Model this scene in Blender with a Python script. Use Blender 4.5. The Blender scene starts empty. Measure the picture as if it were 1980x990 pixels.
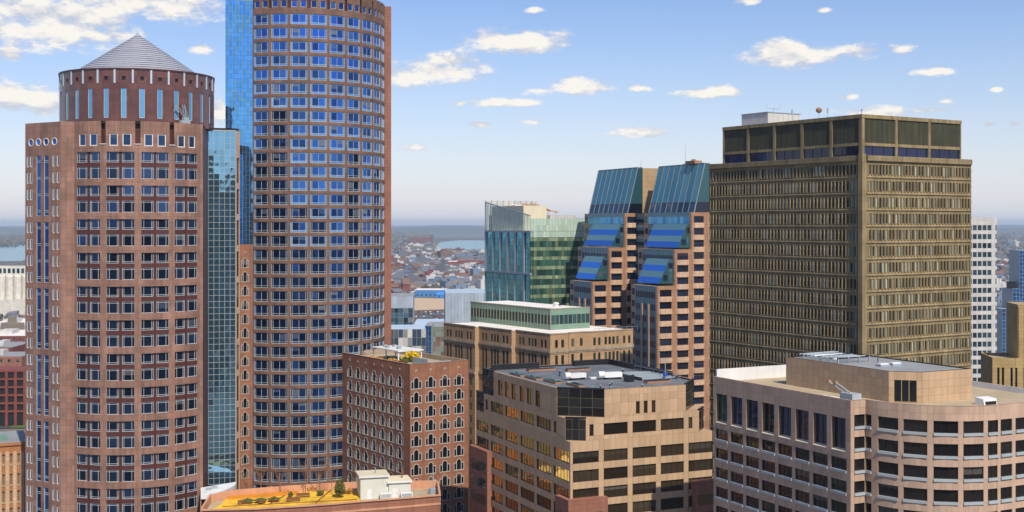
import bpy, bmesh, math, random
from mathutils import Vector, Matrix
from mathutils.geometry import tessellate_polygon
R_ = math.radians
random.seed(7)

# ------------------------------------------------------------------ camera, world, sun, exposure
SC = bpy.context.scene
COL = SC.collection
FPX, CX, HY, HC = 2450.0, 990.0, 435.0, 110.0      # focal length, principal point (photo pixels), eye height (m)
cam_d = bpy.data.cameras.new("camera")
cam_d.sensor_width = 36.0; cam_d.sensor_fit = 'HORIZONTAL'
cam_d.lens = 36.0 * FPX / 1980.0
cam_d.shift_y = -60.0 / 1980.0
cam_d.clip_start = 1.0; cam_d.clip_end = 80000.0
cam = bpy.data.objects.new("camera", cam_d); COL.objects.link(cam)
cam.location = (0, 0, HC); cam.rotation_euler = (R_(90), 0, 0)
SC.camera = cam

SUN_EL, SUN_AZ = 49.0, 24.0        # elevation; azimuth to the right of "straight behind the camera"
sdir = Vector((math.sin(R_(SUN_AZ)) * math.cos(R_(SUN_EL)), -math.cos(R_(SUN_AZ)) * math.cos(R_(SUN_EL)), math.sin(R_(SUN_EL))))
sun_d = bpy.data.lights.new("sun", 'SUN'); sun_d.energy = 5.0; sun_d.angle = R_(0.5); sun_d.color = (1.0, 0.89, 0.74)
sun = bpy.data.objects.new("sun", sun_d); COL.objects.link(sun)
sun.rotation_euler = sdir.to_track_quat('Z', 'Y').to_euler()

SC.view_settings.view_transform = 'Standard'
SC.view_settings.look = 'None'
SC.view_settings.exposure = 0.0
SC.view_settings.gamma = 1.0
SC.view_settings.use_curve_mapping = False
SC.cycles.max_bounces = 6
SC.cycles.diffuse_bounces = 3
SC.cycles.glossy_bounces = 3
SC.cycles.volume_bounces = 0
SC.cycles.use_denoising = True

def make_world():
    w = bpy.data.worlds.new("World"); SC.world = w; w.use_nodes = True
    nt = w.node_tree; N = nt.nodes; L = nt.links; N.clear()
    out = N.new('ShaderNodeOutputWorld'); bg = N.new('ShaderNodeBackground'); bg.inputs['Strength'].default_value = 0.12
    sky = N.new('ShaderNodeTexSky'); sky.sky_type = 'NISHITA'; sky.sun_disc = False
    sky.sun_elevation = R_(SUN_EL); sky.sun_rotation = R_(180.0 - SUN_AZ)
    sky.altitude = 100; sky.air_density = 1.0; sky.dust_density = 0.3; sky.ozone_density = 1.5
    hs = N.new('ShaderNodeHueSaturation'); hs.inputs['Saturation'].default_value = 1.2; hs.inputs['Value'].default_value = 1.0
    tint = N.new('ShaderNodeVectorMath'); tint.operation = 'MULTIPLY'; tint.inputs[1].default_value = (0.985, 0.955, 1.10)
    L.new(sky.outputs[0], tint.inputs[0]); L.new(tint.outputs[0], hs.inputs['Color'])
    w.cycles.sampling_method = 'MANUAL'; w.cycles.sample_map_resolution = 256
    tc = N.new('ShaderNodeTexCoord'); sep = N.new('ShaderNodeSeparateXYZ'); L.new(tc.outputs['Generated'], sep.inputs[0])
    def math_(op, a, b=None, c=None):
        n = N.new('ShaderNodeMath'); n.operation = op
        for k, v in enumerate((a, b, c)):
            if v is None: continue
            if isinstance(v, (int, float)): n.inputs[k].default_value = v
            else: L.new(v, n.inputs[k])
        return n.outputs[0]
    az = math_('ARCTAN2', sep.outputs[0], sep.outputs[1])
    el = math_('ARCSINE', sep.outputs[2])
    # the belt of small fair-weather clouds goes on all round the horizon and, in tiers, up the sky
    azw = math_('WRAP', az, R_(24.5), R_(-24.5))
    elw = math_('WRAP', el, R_(10.9), R_(0.9))
    comb = N.new('ShaderNodeCombineXYZ'); L.new(azw, comb.inputs[0]); L.new(elw, comb.inputs[1])
    n1 = N.new('ShaderNodeTexNoise'); n1.inputs['Scale'].default_value = 26; n1.inputs['Detail'].default_value = 7; n1.inputs['Roughness'].default_value = 0.62
    mp = N.new('ShaderNodeMapping'); mp.inputs['Scale'].default_value = (1, 1, 2.2); L.new(tc.outputs['Generated'], mp.inputs[0]); L.new(mp.outputs[0], n1.inputs['Vector'])
    clouds = [(1008,80,108,27),(960,74,54,22),(838,136,112,30),(800,148,74,24),(860,118,64,22),(1548,108,132,22),(1510,98,60,20),(1640,100,60,14),(1747,95,30,9),(1810,139,50,9),
              (1115,168,84,16),(1105,157,40,14),(1042,176,46,10),(1234,171,32,8),(1360,180,70,10),(1390,177,40,11),(985,198,76,8),(930,241,28,6),(1033,236,26,7),
              (1250,258,68,10),(1225,253,36,10),(800,286,38,9),(1690,216,76,13),(1790,214,46,8),(1643,188,20,6),(1830,196,14,5),(1925,174,12,5),(1443,2,30,9),
              (1595,20,14,5),(1032,20,20,6),(1910,240,14,5),(1960,240,12,5),(110,58,175,42),(60,24,140,40),(200,72,90,24),(30,186,105,36),(90,205,60,22),(330,12,125,32),(250,4,120,28),(180,30,100,30),(18,102,30,16),(388,95,26,10),
              (428,215,24,26),(890,200,16,5)]
    acc = None
    for (px, py, hw, hh) in clouds:
        v = Vector(((px - CX) / FPX, 1.0, (HY - py) / FPX)).normalized()
        a0, e0 = math.atan2(v.x, v.y), math.asin(v.z)
        ca = math.cos(a0)
        s = N.new('ShaderNodeVectorMath'); s.operation = 'SUBTRACT'; L.new(comb.outputs[0], s.inputs[0]); s.inputs[1].default_value = (a0, e0, 0)
        m = N.new('ShaderNodeVectorMath'); m.operation = 'MULTIPLY'; L.new(s.outputs[0], m.inputs[0]); m.inputs[1].default_value = (FPX / (hw * ca * ca), FPX / hh, 0)
        l = N.new('ShaderNodeVectorMath'); l.operation = 'LENGTH'; L.new(m.outputs[0], l.inputs[0])
        acc = l.outputs['Value'] if acc is None else math_('SMOOTH_MIN', acc, l.outputs['Value'], 0.18)
    nz = math_('MULTIPLY', math_('SUBTRACT', n1.outputs['Fac'], 0.54), 2.5)
    dens = math_('SUBTRACT', 1.0, math_('ADD', acc, nz))
    n2 = N.new('ShaderNodeTexNoise'); n2.inputs['Scale'].default_value = 130; n2.inputs['Detail'].default_value = 5; L.new(mp.outputs[0], n2.inputs['Vector'])
    dens = math_('ADD', dens, math_('MULTIPLY', math_('SUBTRACT', n2.outputs['Fac'], 0.5), 1.1))
    mr = N.new('ShaderNodeMapRange'); mr.interpolation_type = 'SMOOTHSTEP'
    mr.inputs['From Min'].default_value = -0.05; mr.inputs['From Max'].default_value = 0.75; L.new(dens, mr.inputs['Value'])
    cr = N.new('ShaderNodeMix'); cr.data_type = 'RGBA'
    cr.inputs[6].default_value = (5.2, 5.4, 6.0, 1); cr.inputs[7].default_value = (8.3, 7.9, 7.3, 1)
    mr2 = N.new('ShaderNodeMapRange'); mr2.inputs['From Min'].default_value = 0.0; mr2.inputs['From Max'].default_value = 0.9; L.new(dens, mr2.inputs['Value'])
    mp2 = N.new('ShaderNodeMapping'); mp2.inputs['Scale'].default_value = (1, 1, 2.2); mp2.inputs['Location'].default_value = (0, 0, 0.014); L.new(tc.outputs['Generated'], mp2.inputs[0])
    n4 = N.new('ShaderNodeTexNoise'); n4.inputs['Scale'].default_value = 26; n4.inputs['Detail'].default_value = 4; L.new(mp2.outputs[0], n4.inputs['Vector'])
    base = math_('MULTIPLY', math_('SUBTRACT', n1.outputs['Fac'], n4.outputs['Fac']), 4.5)
    cl = N.new('ShaderNodeClamp'); L.new(math_('SUBTRACT', mr2.outputs[0], base), cl.inputs['Value'])
    L.new(cl.outputs[0], cr.inputs[0])
    mix = N.new('ShaderNodeMix'); mix.data_type = 'RGBA'
    fac = math_('MULTIPLY', mr.outputs[0], 0.96)
    fac = math_('MULTIPLY', fac, math_('GREATER_THAN', el, R_(0.9)))
    hz = N.new('ShaderNodeMix'); hz.data_type = 'RGBA'      # pale low haze, the same all round the horizon
    hf = math_('MULTIPLY', math_('EXPONENT', math_('MULTIPLY', math_('ABSOLUTE', el), -1.0/R_(4.5))), 0.85)
    L.new(hf, hz.inputs[0]); L.new(hs.outputs[0], hz.inputs[6]); hz.inputs[7].default_value = (6.3, 6.4, 7.15, 1)
    L.new(fac, mix.inputs[0]); L.new(hz.outputs[2], mix.inputs[6]); L.new(cr.outputs[2], mix.inputs[7])
    L.new(mix.outputs[2], bg.inputs['Color']); L.new(bg.outputs[0], out.inputs[0])
make_world()

# ------------------------------------------------------------------ helpers: materials
def nmat(name):
    m = bpy.data.materials.new(name); m.use_nodes = True
    nt = m.node_tree; b = nt.nodes['Principled BSDF']
    return m, nt, b
def rgb(c, k=1.0): return (min(1, c[0] * k), min(1, c[1] * k), min(1, c[2] * k), 1.0)
def _rand(nt):
    """one random colour for each object and for each separate piece of a joined mesh"""
    N, L = nt.nodes, nt.links
    oi = N.new('ShaderNodeObjectInfo'); ge = N.new('ShaderNodeNewGeometry')
    a = N.new('ShaderNodeMath'); a.operation = 'MULTIPLY_ADD'; L.new(oi.outputs['Random'], a.inputs[0]); a.inputs[1].default_value = 91.7
    L.new(ge.outputs['Random Per Island'], a.inputs[2])
    w = N.new('ShaderNodeTexWhiteNoise'); w.noise_dimensions = '1D'; L.new(a.outputs[0], w.inputs['W'])
    return w, ge
def stone(name, col, joint=None, var=0.07, rough=0.75, weather=0.16, streak=0.10, piece=0.0, bump=0.2, jdark=0.62, spec=0.35):
    m, nt, b = nmat(name); N, L = nt.nodes, nt.links
    tc = N.new('ShaderNodeTexCoord')
    if joint:
        br = N.new('ShaderNodeTexBrick'); br.offset = 0.0; br.squash = 1.0
        L.new(tc.outputs['UV'], br.inputs['Vector'])
        br.inputs['Scale'].default_value = 1.0
        br.inputs['Brick Width'].default_value = joint[0]; br.inputs['Row Height'].default_value = joint[1]
        br.inputs['Mortar Size'].default_value = 0.035; br.inputs['Mortar Smooth'].default_value = 0.2
        br.inputs['Color1'].default_value = rgb(col, 1 - var); br.inputs['Color2'].default_value = rgb(col, 1 + var)
        br.inputs['Mortar'].default_value = rgb(col, jdark)
        c = br.outputs['Color']
    else:
        rg = N.new('ShaderNodeRGB'); rg.outputs[0].default_value = rgb(col); c = rg.outputs[0]
    def mul(c, fac_socket, lo, hi):
        mr = N.new('ShaderNodeMapRange'); mr.inputs['From Min'].default_value = 0.25; mr.inputs['From Max'].default_value = 0.75
        mr.inputs['To Min'].default_value = lo; mr.inputs['To Max'].default_value = hi; L.new(fac_socket, mr.inputs['Value'])
        v = N.new('ShaderNodeVectorMath'); v.operation = 'SCALE'; L.new(c, v.inputs[0]); L.new(mr.outputs[0], v.inputs['Scale'])
        return v.outputs[0]
    n = N.new('ShaderNodeTexNoise'); n.inputs['Scale'].default_value = 0.22; n.inputs['Detail'].default_value = 6; L.new(tc.outputs['Object'], n.inputs['Vector'])
    c = mul(c, n.outputs['Fac'], 1 - weather, 1 + weather)
    if streak:
        mp = N.new('ShaderNodeMapping'); mp.inputs['Scale'].default_value = (1.3, 1.3, 0.06); L.new(tc.outputs['Object'], mp.inputs[0])
        n2 = N.new('ShaderNodeTexNoise'); n2.inputs['Scale'].default_value = 1.0; n2.inputs['Detail'].default_value = 4; L.new(mp.outputs[0], n2.inputs['Vector'])
        c = mul(c, n2.outputs['Fac'], 1 - streak, 1 + streak)
    if piece:
        w, _ = _rand(nt); c = mul(c, w.outputs['Value'], 1 - piece, 1 + piece)
    L.new(c, b.inputs['Base Color'])
    b.inputs['Roughness'].default_value = rough; b.inputs['Specular IOR Level'].default_value = spec
    if bump:
        n3 = N.new('ShaderNodeTexNoise'); n3.inputs['Scale'].default_value = 9; n3.inputs['Detail'].default_value = 3; L.new(tc.outputs['Object'], n3.inputs['Vector'])
        bp = N.new('ShaderNodeBump'); bp.inputs['Strength'].default_value = bump; bp.inputs['Distance'].default_value = 0.02
        L.new(n3.outputs['Fac'], bp.inputs['Height']); L.new(bp.outputs[0], b.inputs['Normal'])
    return m
def glass(name, base, metal=0.0, rough=0.03, tilt=0.012, blind=0.0, blind_col=(0.35, 0.38, 0.36), var=0.35, wave=0.0, ior=1.5, spec=0.5, wscale=0.35, shade=None):
    m, nt, b = nmat(name); N, L = nt.nodes, nt.links
    w, ge = _rand(nt)
    mr = N.new('ShaderNodeMapRange'); mr.inputs['To Min'].default_value = 1 - var; mr.inputs['To Max'].default_value = 1 + var; L.new(w.outputs['Value'], mr.inputs['Value'])
    rg = N.new('ShaderNodeRGB'); rg.outputs[0].default_value = rgb(base)
    v = N.new('ShaderNodeVectorMath'); v.operation = 'SCALE'; L.new(rg.outputs[0], v.inputs[0]); L.new(mr.outputs[0], v.inputs['Scale'])
    c = v.outputs[0]
    if blind:
        sp = N.new('ShaderNodeSeparateColor'); L.new(w.outputs['Color'], sp.inputs[0])
        lt = N.new('ShaderNodeMath'); lt.operation = 'LESS_THAN'; L.new(sp.outputs[1], lt.inputs[0]); lt.inputs[1].default_value = blind
        sc = N.new('ShaderNodeMath'); sc.operation = 'MULTIPLY'; L.new(lt.outputs[0], sc.inputs[0]); L.new(sp.outputs[2], sc.inputs[1])
        mx = N.new('ShaderNodeMix'); mx.data_type = 'RGBA'; L.new(sc.outputs[0], mx.inputs[0]); L.new(c, mx.inputs[6]); mx.inputs[7].default_value = rgb(blind_col)
        c = mx.outputs[2]
    if shade:      # roller blinds drawn to different heights: (pane height, share of panes, colour)
        tcs = N.new('ShaderNodeTexCoord'); sx = N.new('ShaderNodeSeparateXYZ'); L.new(tcs.outputs['UV'], sx.inputs[0])
        w2 = N.new('ShaderNodeTexWhiteNoise'); w2.noise_dimensions = '3D'; L.new(w.outputs['Color'], w2.inputs['Vector'])
        s5 = N.new('ShaderNodeSeparateColor'); L.new(w2.outputs['Color'], s5.inputs[0])
        lim = N.new('ShaderNodeMapRange'); lim.inputs['To Min'].default_value = shade[0]*0.95; lim.inputs['To Max'].default_value = shade[0]*0.25; L.new(s5.outputs[0], lim.inputs['Value'])
        gt = N.new('ShaderNodeMath'); gt.operation = 'GREATER_THAN'; L.new(sx.outputs[1], gt.inputs[0]); L.new(lim.outputs[0], gt.inputs[1])
        on = N.new('ShaderNodeMath'); on.operation = 'LESS_THAN'; L.new(s5.outputs[1], on.inputs[0]); on.inputs[1].default_value = shade[1]
        mk = N.new('ShaderNodeMath'); mk.operation = 'MULTIPLY'; L.new(gt.outputs[0], mk.inputs[0]); L.new(on.outputs[0], mk.inputs[1])
        mk2 = N.new('ShaderNodeMath'); mk2.operation = 'MULTIPLY'; L.new(mk.outputs[0], mk2.inputs[0]); L.new(s5.outputs[2], mk2.inputs[1])
        mx2 = N.new('ShaderNodeMix'); mx2.data_type = 'RGBA'; L.new(mk2.outputs[0], mx2.inputs[0]); L.new(c, mx2.inputs[6]); mx2.inputs[7].default_value = rgb(shade[2]); c = mx2.outputs[2]
        mm = N.new('ShaderNodeMath'); mm.operation = 'MULTIPLY_ADD'; L.new(mk2.outputs[0], mm.inputs[0]); mm.inputs[1].default_value = -metal*0.7; mm.inputs[2].default_value = metal; L.new(mm.outputs[0], b.inputs['Metallic'])
    L.new(c, b.inputs['Base Color'])
    b.inputs['Metallic'].default_value = metal; b.inputs['Roughness'].default_value = rough
    b.inputs['IOR'].default_value = ior; b.inputs['Specular IOR Level'].default_value = spec
    # each pane sits a touch out of true, so neighbours mirror slightly different things
    s1 = N.new('ShaderNodeVectorMath'); s1.operation = 'SUBTRACT'; L.new(w.outputs['Color'], s1.inputs[0]); s1.inputs[1].default_value = (0.5, 0.5, 0.5)
    s2 = N.new('ShaderNodeVectorMath'); s2.operation = 'SCALE'; L.new(s1.outputs[0], s2.inputs[0]); s2.inputs['Scale'].default_value = tilt * 2
    s3 = N.new('ShaderNodeVectorMath'); s3.operation = 'ADD'; L.new(s2.outputs[0], s3.inputs[0])
    src = ge.outputs['Normal']
    if wave:
        tc = N.new('ShaderNodeTexCoord'); n3 = N.new('ShaderNodeTexNoise'); n3.inputs['Scale'].default_value = wscale; n3.inputs['Detail'].default_value = 1
        L.new(tc.outputs['Object'], n3.inputs['Vector'])
        bp = N.new('ShaderNodeBump'); bp.inputs['Strength'].default_value = 1.0; bp.inputs['Distance'].default_value = wave
        L.new(n3.outputs['Fac'], bp.inputs['Height']); src = bp.outputs[0]
    L.new(src, s3.inputs[1])
    s4 = N.new('ShaderNodeVectorMath'); s4.operation = 'NORMALIZE'; L.new(s3.outputs[0], s4.inputs[0])
    L.new(s4.outputs[0], b.inputs['Normal'])
    return m
def paint(name, col, rough=0.5, metal=0.0, noise=0.08):
    return stone(name, col, None, 0, rough, noise, 0.05, 0.05, 0.0) if not metal else _metal(name, col, rough, metal)
def _metal(name, col, rough, metal):
    m = stone(name, col, None, 0, rough, 0.08, 0.05, 0.04, 0.0); m.node_tree.nodes['Principled BSDF'].inputs['Metallic'].default_value = metal; return m

M = {}
M['pink'] = stone('rose_granite', (0.265, 0.150, 0.110), (1.35, 1.35), 0.11, weather=0.3, streak=0.2)
M['pink2'] = stone('rose_granite_tower', (0.175, 0.101, 0.073), (1.9, 1.0), 0.10, weather=0.28, streak=0.18)
M['red'] = stone('dark_red_granite', (0.085, 0.030, 0.024), (1.4, 1.35), 0.12, rough=0.45)
M['drum'] = stone('polished_red_granite', (0.125, 0.044, 0.032), (2.1, 1.5), 0.25, rough=0.2, spec=0.7)
M['brown'] = stone('brown_cast_stone', (0.285, 0.128, 0.072), (4.0, 2.02), 0.05, weather=0.25, streak=0.18)
M['brown_edge'] = stone('coping_stone', (0.55, 0.29, 0.17), None, 0, 0.7)
M['white'] = paint('white_paint', (0.72, 0.73, 0.72), 0.45)
M['frame'] = paint('pale_window_frame', (0.36, 0.41, 0.43), 0.4)
M['trim'] = paint('off_white_trim', (0.52, 0.50, 0.47), 0.6)
M['ltblue'] = paint('pale_blue_metal', (0.42, 0.53, 0.62), 0.4)
M['slate'] = _metal('lead_sheet_roof', (0.46, 0.48, 0.53), 0.42, 0.35)
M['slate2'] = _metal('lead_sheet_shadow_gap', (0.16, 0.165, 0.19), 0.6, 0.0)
M['g_t1'] = glass('navy_window_glass', (0.030, 0.062, 0.14), metal=0.85, tilt=0.012, var=0.5, shade=(2.8, 0.14, (0.12, 0.13, 0.14)))
M['g_t2'] = glass('blue_window_glass', (0.036, 0.115, 0.36), metal=0.92, tilt=0.02, var=0.5, shade=(3.05, 0.18, (0.14, 0.17, 0.20)))
M['g_t2m'] = glass('pale_margin_glass', (0.15, 0.34, 0.58), metal=0.92, tilt=0.02, var=0.3)
M['g_dark'] = glass('dark_window_glass', (0.008, 0.009, 0.012), tilt=0.02, ior=1.5, shade=(3.0, 0.3, (0.16, 0.15, 0.13)))
M['g_curt'] = glass('mirror_curtain_glass', (0.20, 0.42, 0.60), metal=0.92, rough=0.03, tilt=0.006, var=0.12, wave=0.02)
M['g_slab'] = glass('sky_mirror_glass', (0.12, 0.38, 0.72), metal=0.95, rough=0.03, tilt=0.006, var=0.12, wave=0.02)
M['concrete'] = stone('aged_concrete', (0.255, 0.198, 0.106), (3.4, 3.9), 0.09, rough=0.9, weather=0.3, streak=0.3, spec=0.15)
M['concrete_l'] = stone('aged_concrete_ledge', (0.265, 0.21, 0.118), (3.4, 9.0), 0.08, rough=0.9, weather=0.25, streak=0.25, spec=0.15)
M['louvre'] = stone('bronze_louvre', (0.085, 0.085, 0.05), None, 0, 0.7, streak=0.3)
M['g_grey'] = glass('office_slot_glass', (0.014, 0.018, 0.018), tilt=0.01, blind=0.55, blind_col=(0.46, 0.50, 0.42))
M['g_navy'] = glass('navy_band_glass', (0.006, 0.010, 0.05), tilt=0.006, var=0.3)
M['tan'] = stone('tan_stone', (0.49, 0.340, 0.208), None, 0, 0.6, weather=0.16, streak=0.12, piece=0.065)
M['tan_b'] = stone('tan_stone_joint', (0.24, 0.155, 0.10), None, 0, 0.8)
M['tanr'] = stone('rosy_tan_stone', (0.49, 0.345, 0.25), None, 0, 0.6, weather=0.16, streak=0.12, piece=0.065)
M['base'] = stone('russet_stone', (0.29, 0.125, 0.08), (1.6, 1.0), 0.06)
M['sand'] = stone('ochre_sandstone', (0.43, 0.28, 0.155), (2.2, 1.4), 0.07)
M['sandc'] = stone('grey_cornice_stone', (0.37, 0.30, 0.22), (2.4, 0.5), 0.08)
M['dtan'] = stone('peach_stone', (0.54, 0.37, 0.25), (1.6, 1.05), 0.08)
M['dtan2'] = stone('orange_stone', (0.35, 0.19, 0.108), (1.6, 1.05), 0.08)
M['yel'] = stone('yellow_limestone', (0.42, 0.30, 0.13), (2.0, 1.0), 0.07)
M['roofblk'] = stone('black_roof_membrane', (0.14, 0.155, 0.17), (9.0, 2.4), 0.06, rough=0.6, streak=0, weather=0.35)
M['roofwht'] = stone('white_roof_membrane', (0.74, 0.72, 0.68), (12, 2.5), 0.02, rough=0.8, streak=0, jdark=0.9)
M['rooftan'] = stone('gravel_roof', (0.40, 0.33, 0.22), None, 0, 0.95, weather=0.15, streak=0, bump=0.5)
M['roofgry'] = stone('grey_roof_membrane', (0.26, 0.28, 0.29), (8, 2.0), 0.03, rough=0.8, streak=0)
M['black'] = paint('black_metal', (0.018, 0.018, 0.02), 0.35)
M['g_black'] = glass('black_spandrel_glass', (0.008, 0.008, 0.010), tilt=0.008, ior=1.55, spec=0.6)
M['g_green'] = glass('green_penthouse_glass', (0.03, 0.085, 0.10), metal=0.2, tilt=0.01, var=0.3)
M['green'] = paint('verdigris_panel', (0.17, 0.29, 0.235), 0.45)
M['brass'] = paint('brass_mullion', (0.40, 0.34, 0.15), 0.45)
M['g_gleft'] = glass('teal_tower_glass', (0.20, 0.58, 0.66), metal=0.85, tilt=0.012, var=0.25, wave=0.03, blind=0.06, blind_col=(0.5, 0.5, 0.36))
M['g_gright'] = glass('green_tower_glass', (0.09, 0.25, 0.20), metal=0.65, tilt=0.03, var=0.5, wave=0.05, blind=0.2, blind_col=(0.34, 0.42, 0.24))
M['g_gspan'] = glass('green_tower_spandrel', (0.42, 0.52, 0.32), metal=0.35, rough=0.1, tilt=0.04, var=0.4, wave=0.05)
M['g_gspan'] = glass('green_tower_spandrel', (0.30, 0.40, 0.25), metal=0.35, rough=0.1, tilt=0.03, var=0.4, wave=0.04)
M['g_pale'] = glass('pale_screen_glass', (0.74, 0.82, 0.82), metal=0.08, tilt=0.02, var=0.06)
def _see_through(m, k):
    nt = m.node_tree; o = nt.nodes['Material Output']; b = nt.nodes['Principled BSDF']; t = nt.nodes.new('ShaderNodeBsdfTransparent'); t.inputs[0].default_value = (0.90, 0.97, 0.97, 1); x = nt.nodes.new('ShaderNodeMixShader'); x.inputs[0].default_value = k
    nt.links.new(b.outputs[0], x.inputs[1]); nt.links.new(t.outputs[0], x.inputs[2]); nt.links.new(x.outputs[0], o.inputs['Surface'])
_see_through(M['g_pale'], 0.8)
M['steel'] = paint('grey_steel', (0.30, 0.36, 0.40), 0.4)
M['g_dblue'] = glass('royal_blue_glass', (0.025, 0.15, 0.60), metal=0.25, tilt=0.008, var=0.18, spec=0.5)
M['teal'] = glass('teal_spandrel_panel', (0.12, 0.265, 0.31), metal=0.1, rough=0.25, tilt=0.004, var=0.08)
M['g_droof'] = glass('blue_roof_glass', (0.045, 0.22, 0.30), metal=0.2, rough=0.12, tilt=0.008, var=0.10)
M['g_dside'] = glass('deep_teal_glass', (0.03, 0.10, 0.12), metal=0.2, rough=0.1, tilt=0.004, var=0.1)
M['rib'] = paint('grey_roof_rib', (0.22, 0.25, 0.25), 0.5)
M['g_d'] = glass('ink_window_glass', (0.008, 0.014, 0.035), tilt=0.02, var=0.5, shade=(2.25, 0.25, (0.10, 0.10, 0.11)))
M['wht_t'] = stone('white_precast', (0.52, 0.51, 0.49), (3.0, 2.0), 0.04)
M['g_w'] = glass('grey_green_glass', (0.02, 0.05, 0.07), tilt=0.02, metal=0.15, var=0.6)
M['g_f'] = glass('cobalt_curtain_glass', (0.04, 0.18, 0.46), metal=0.7, tilt=0.02, var=0.3)
M['orange'] = stone('golden_terrace_boards', (0.70, 0.43, 0.03), (1.8, 0.5), 0.2, rough=0.85, weather=0.35, streak=0)
M['wood'] = stone('brown_wood', (0.22, 0.09, 0.035), None, 0, 0.8)
M['cream'] = paint('cream_paint', (0.66, 0.60, 0.44), 0.6)
M['leaf'] = stone('green_leaves', (0.085, 0.14, 0.035), None, 0, 0.8, piece=0.35, streak=0)
M['olive'] = stone('olive_leaves', (0.13, 0.13, 0.03), None, 0, 0.8, piece=0.35, streak=0)
M['yleaf'] = stone('forsythia_flowers', (0.68, 0.47, 0.01), None, 0, 0.8, piece=0.3, streak=0)
M['twig'] = stone('bare_twigs', (0.30, 0.16, 0.07), None, 0, 0.9, piece=0.3, streak=0)
M['straw'] = stone('dry_grass', (0.48, 0.26, 0.06), None, 0, 0.9, piece=0.3, streak=0)

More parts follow.
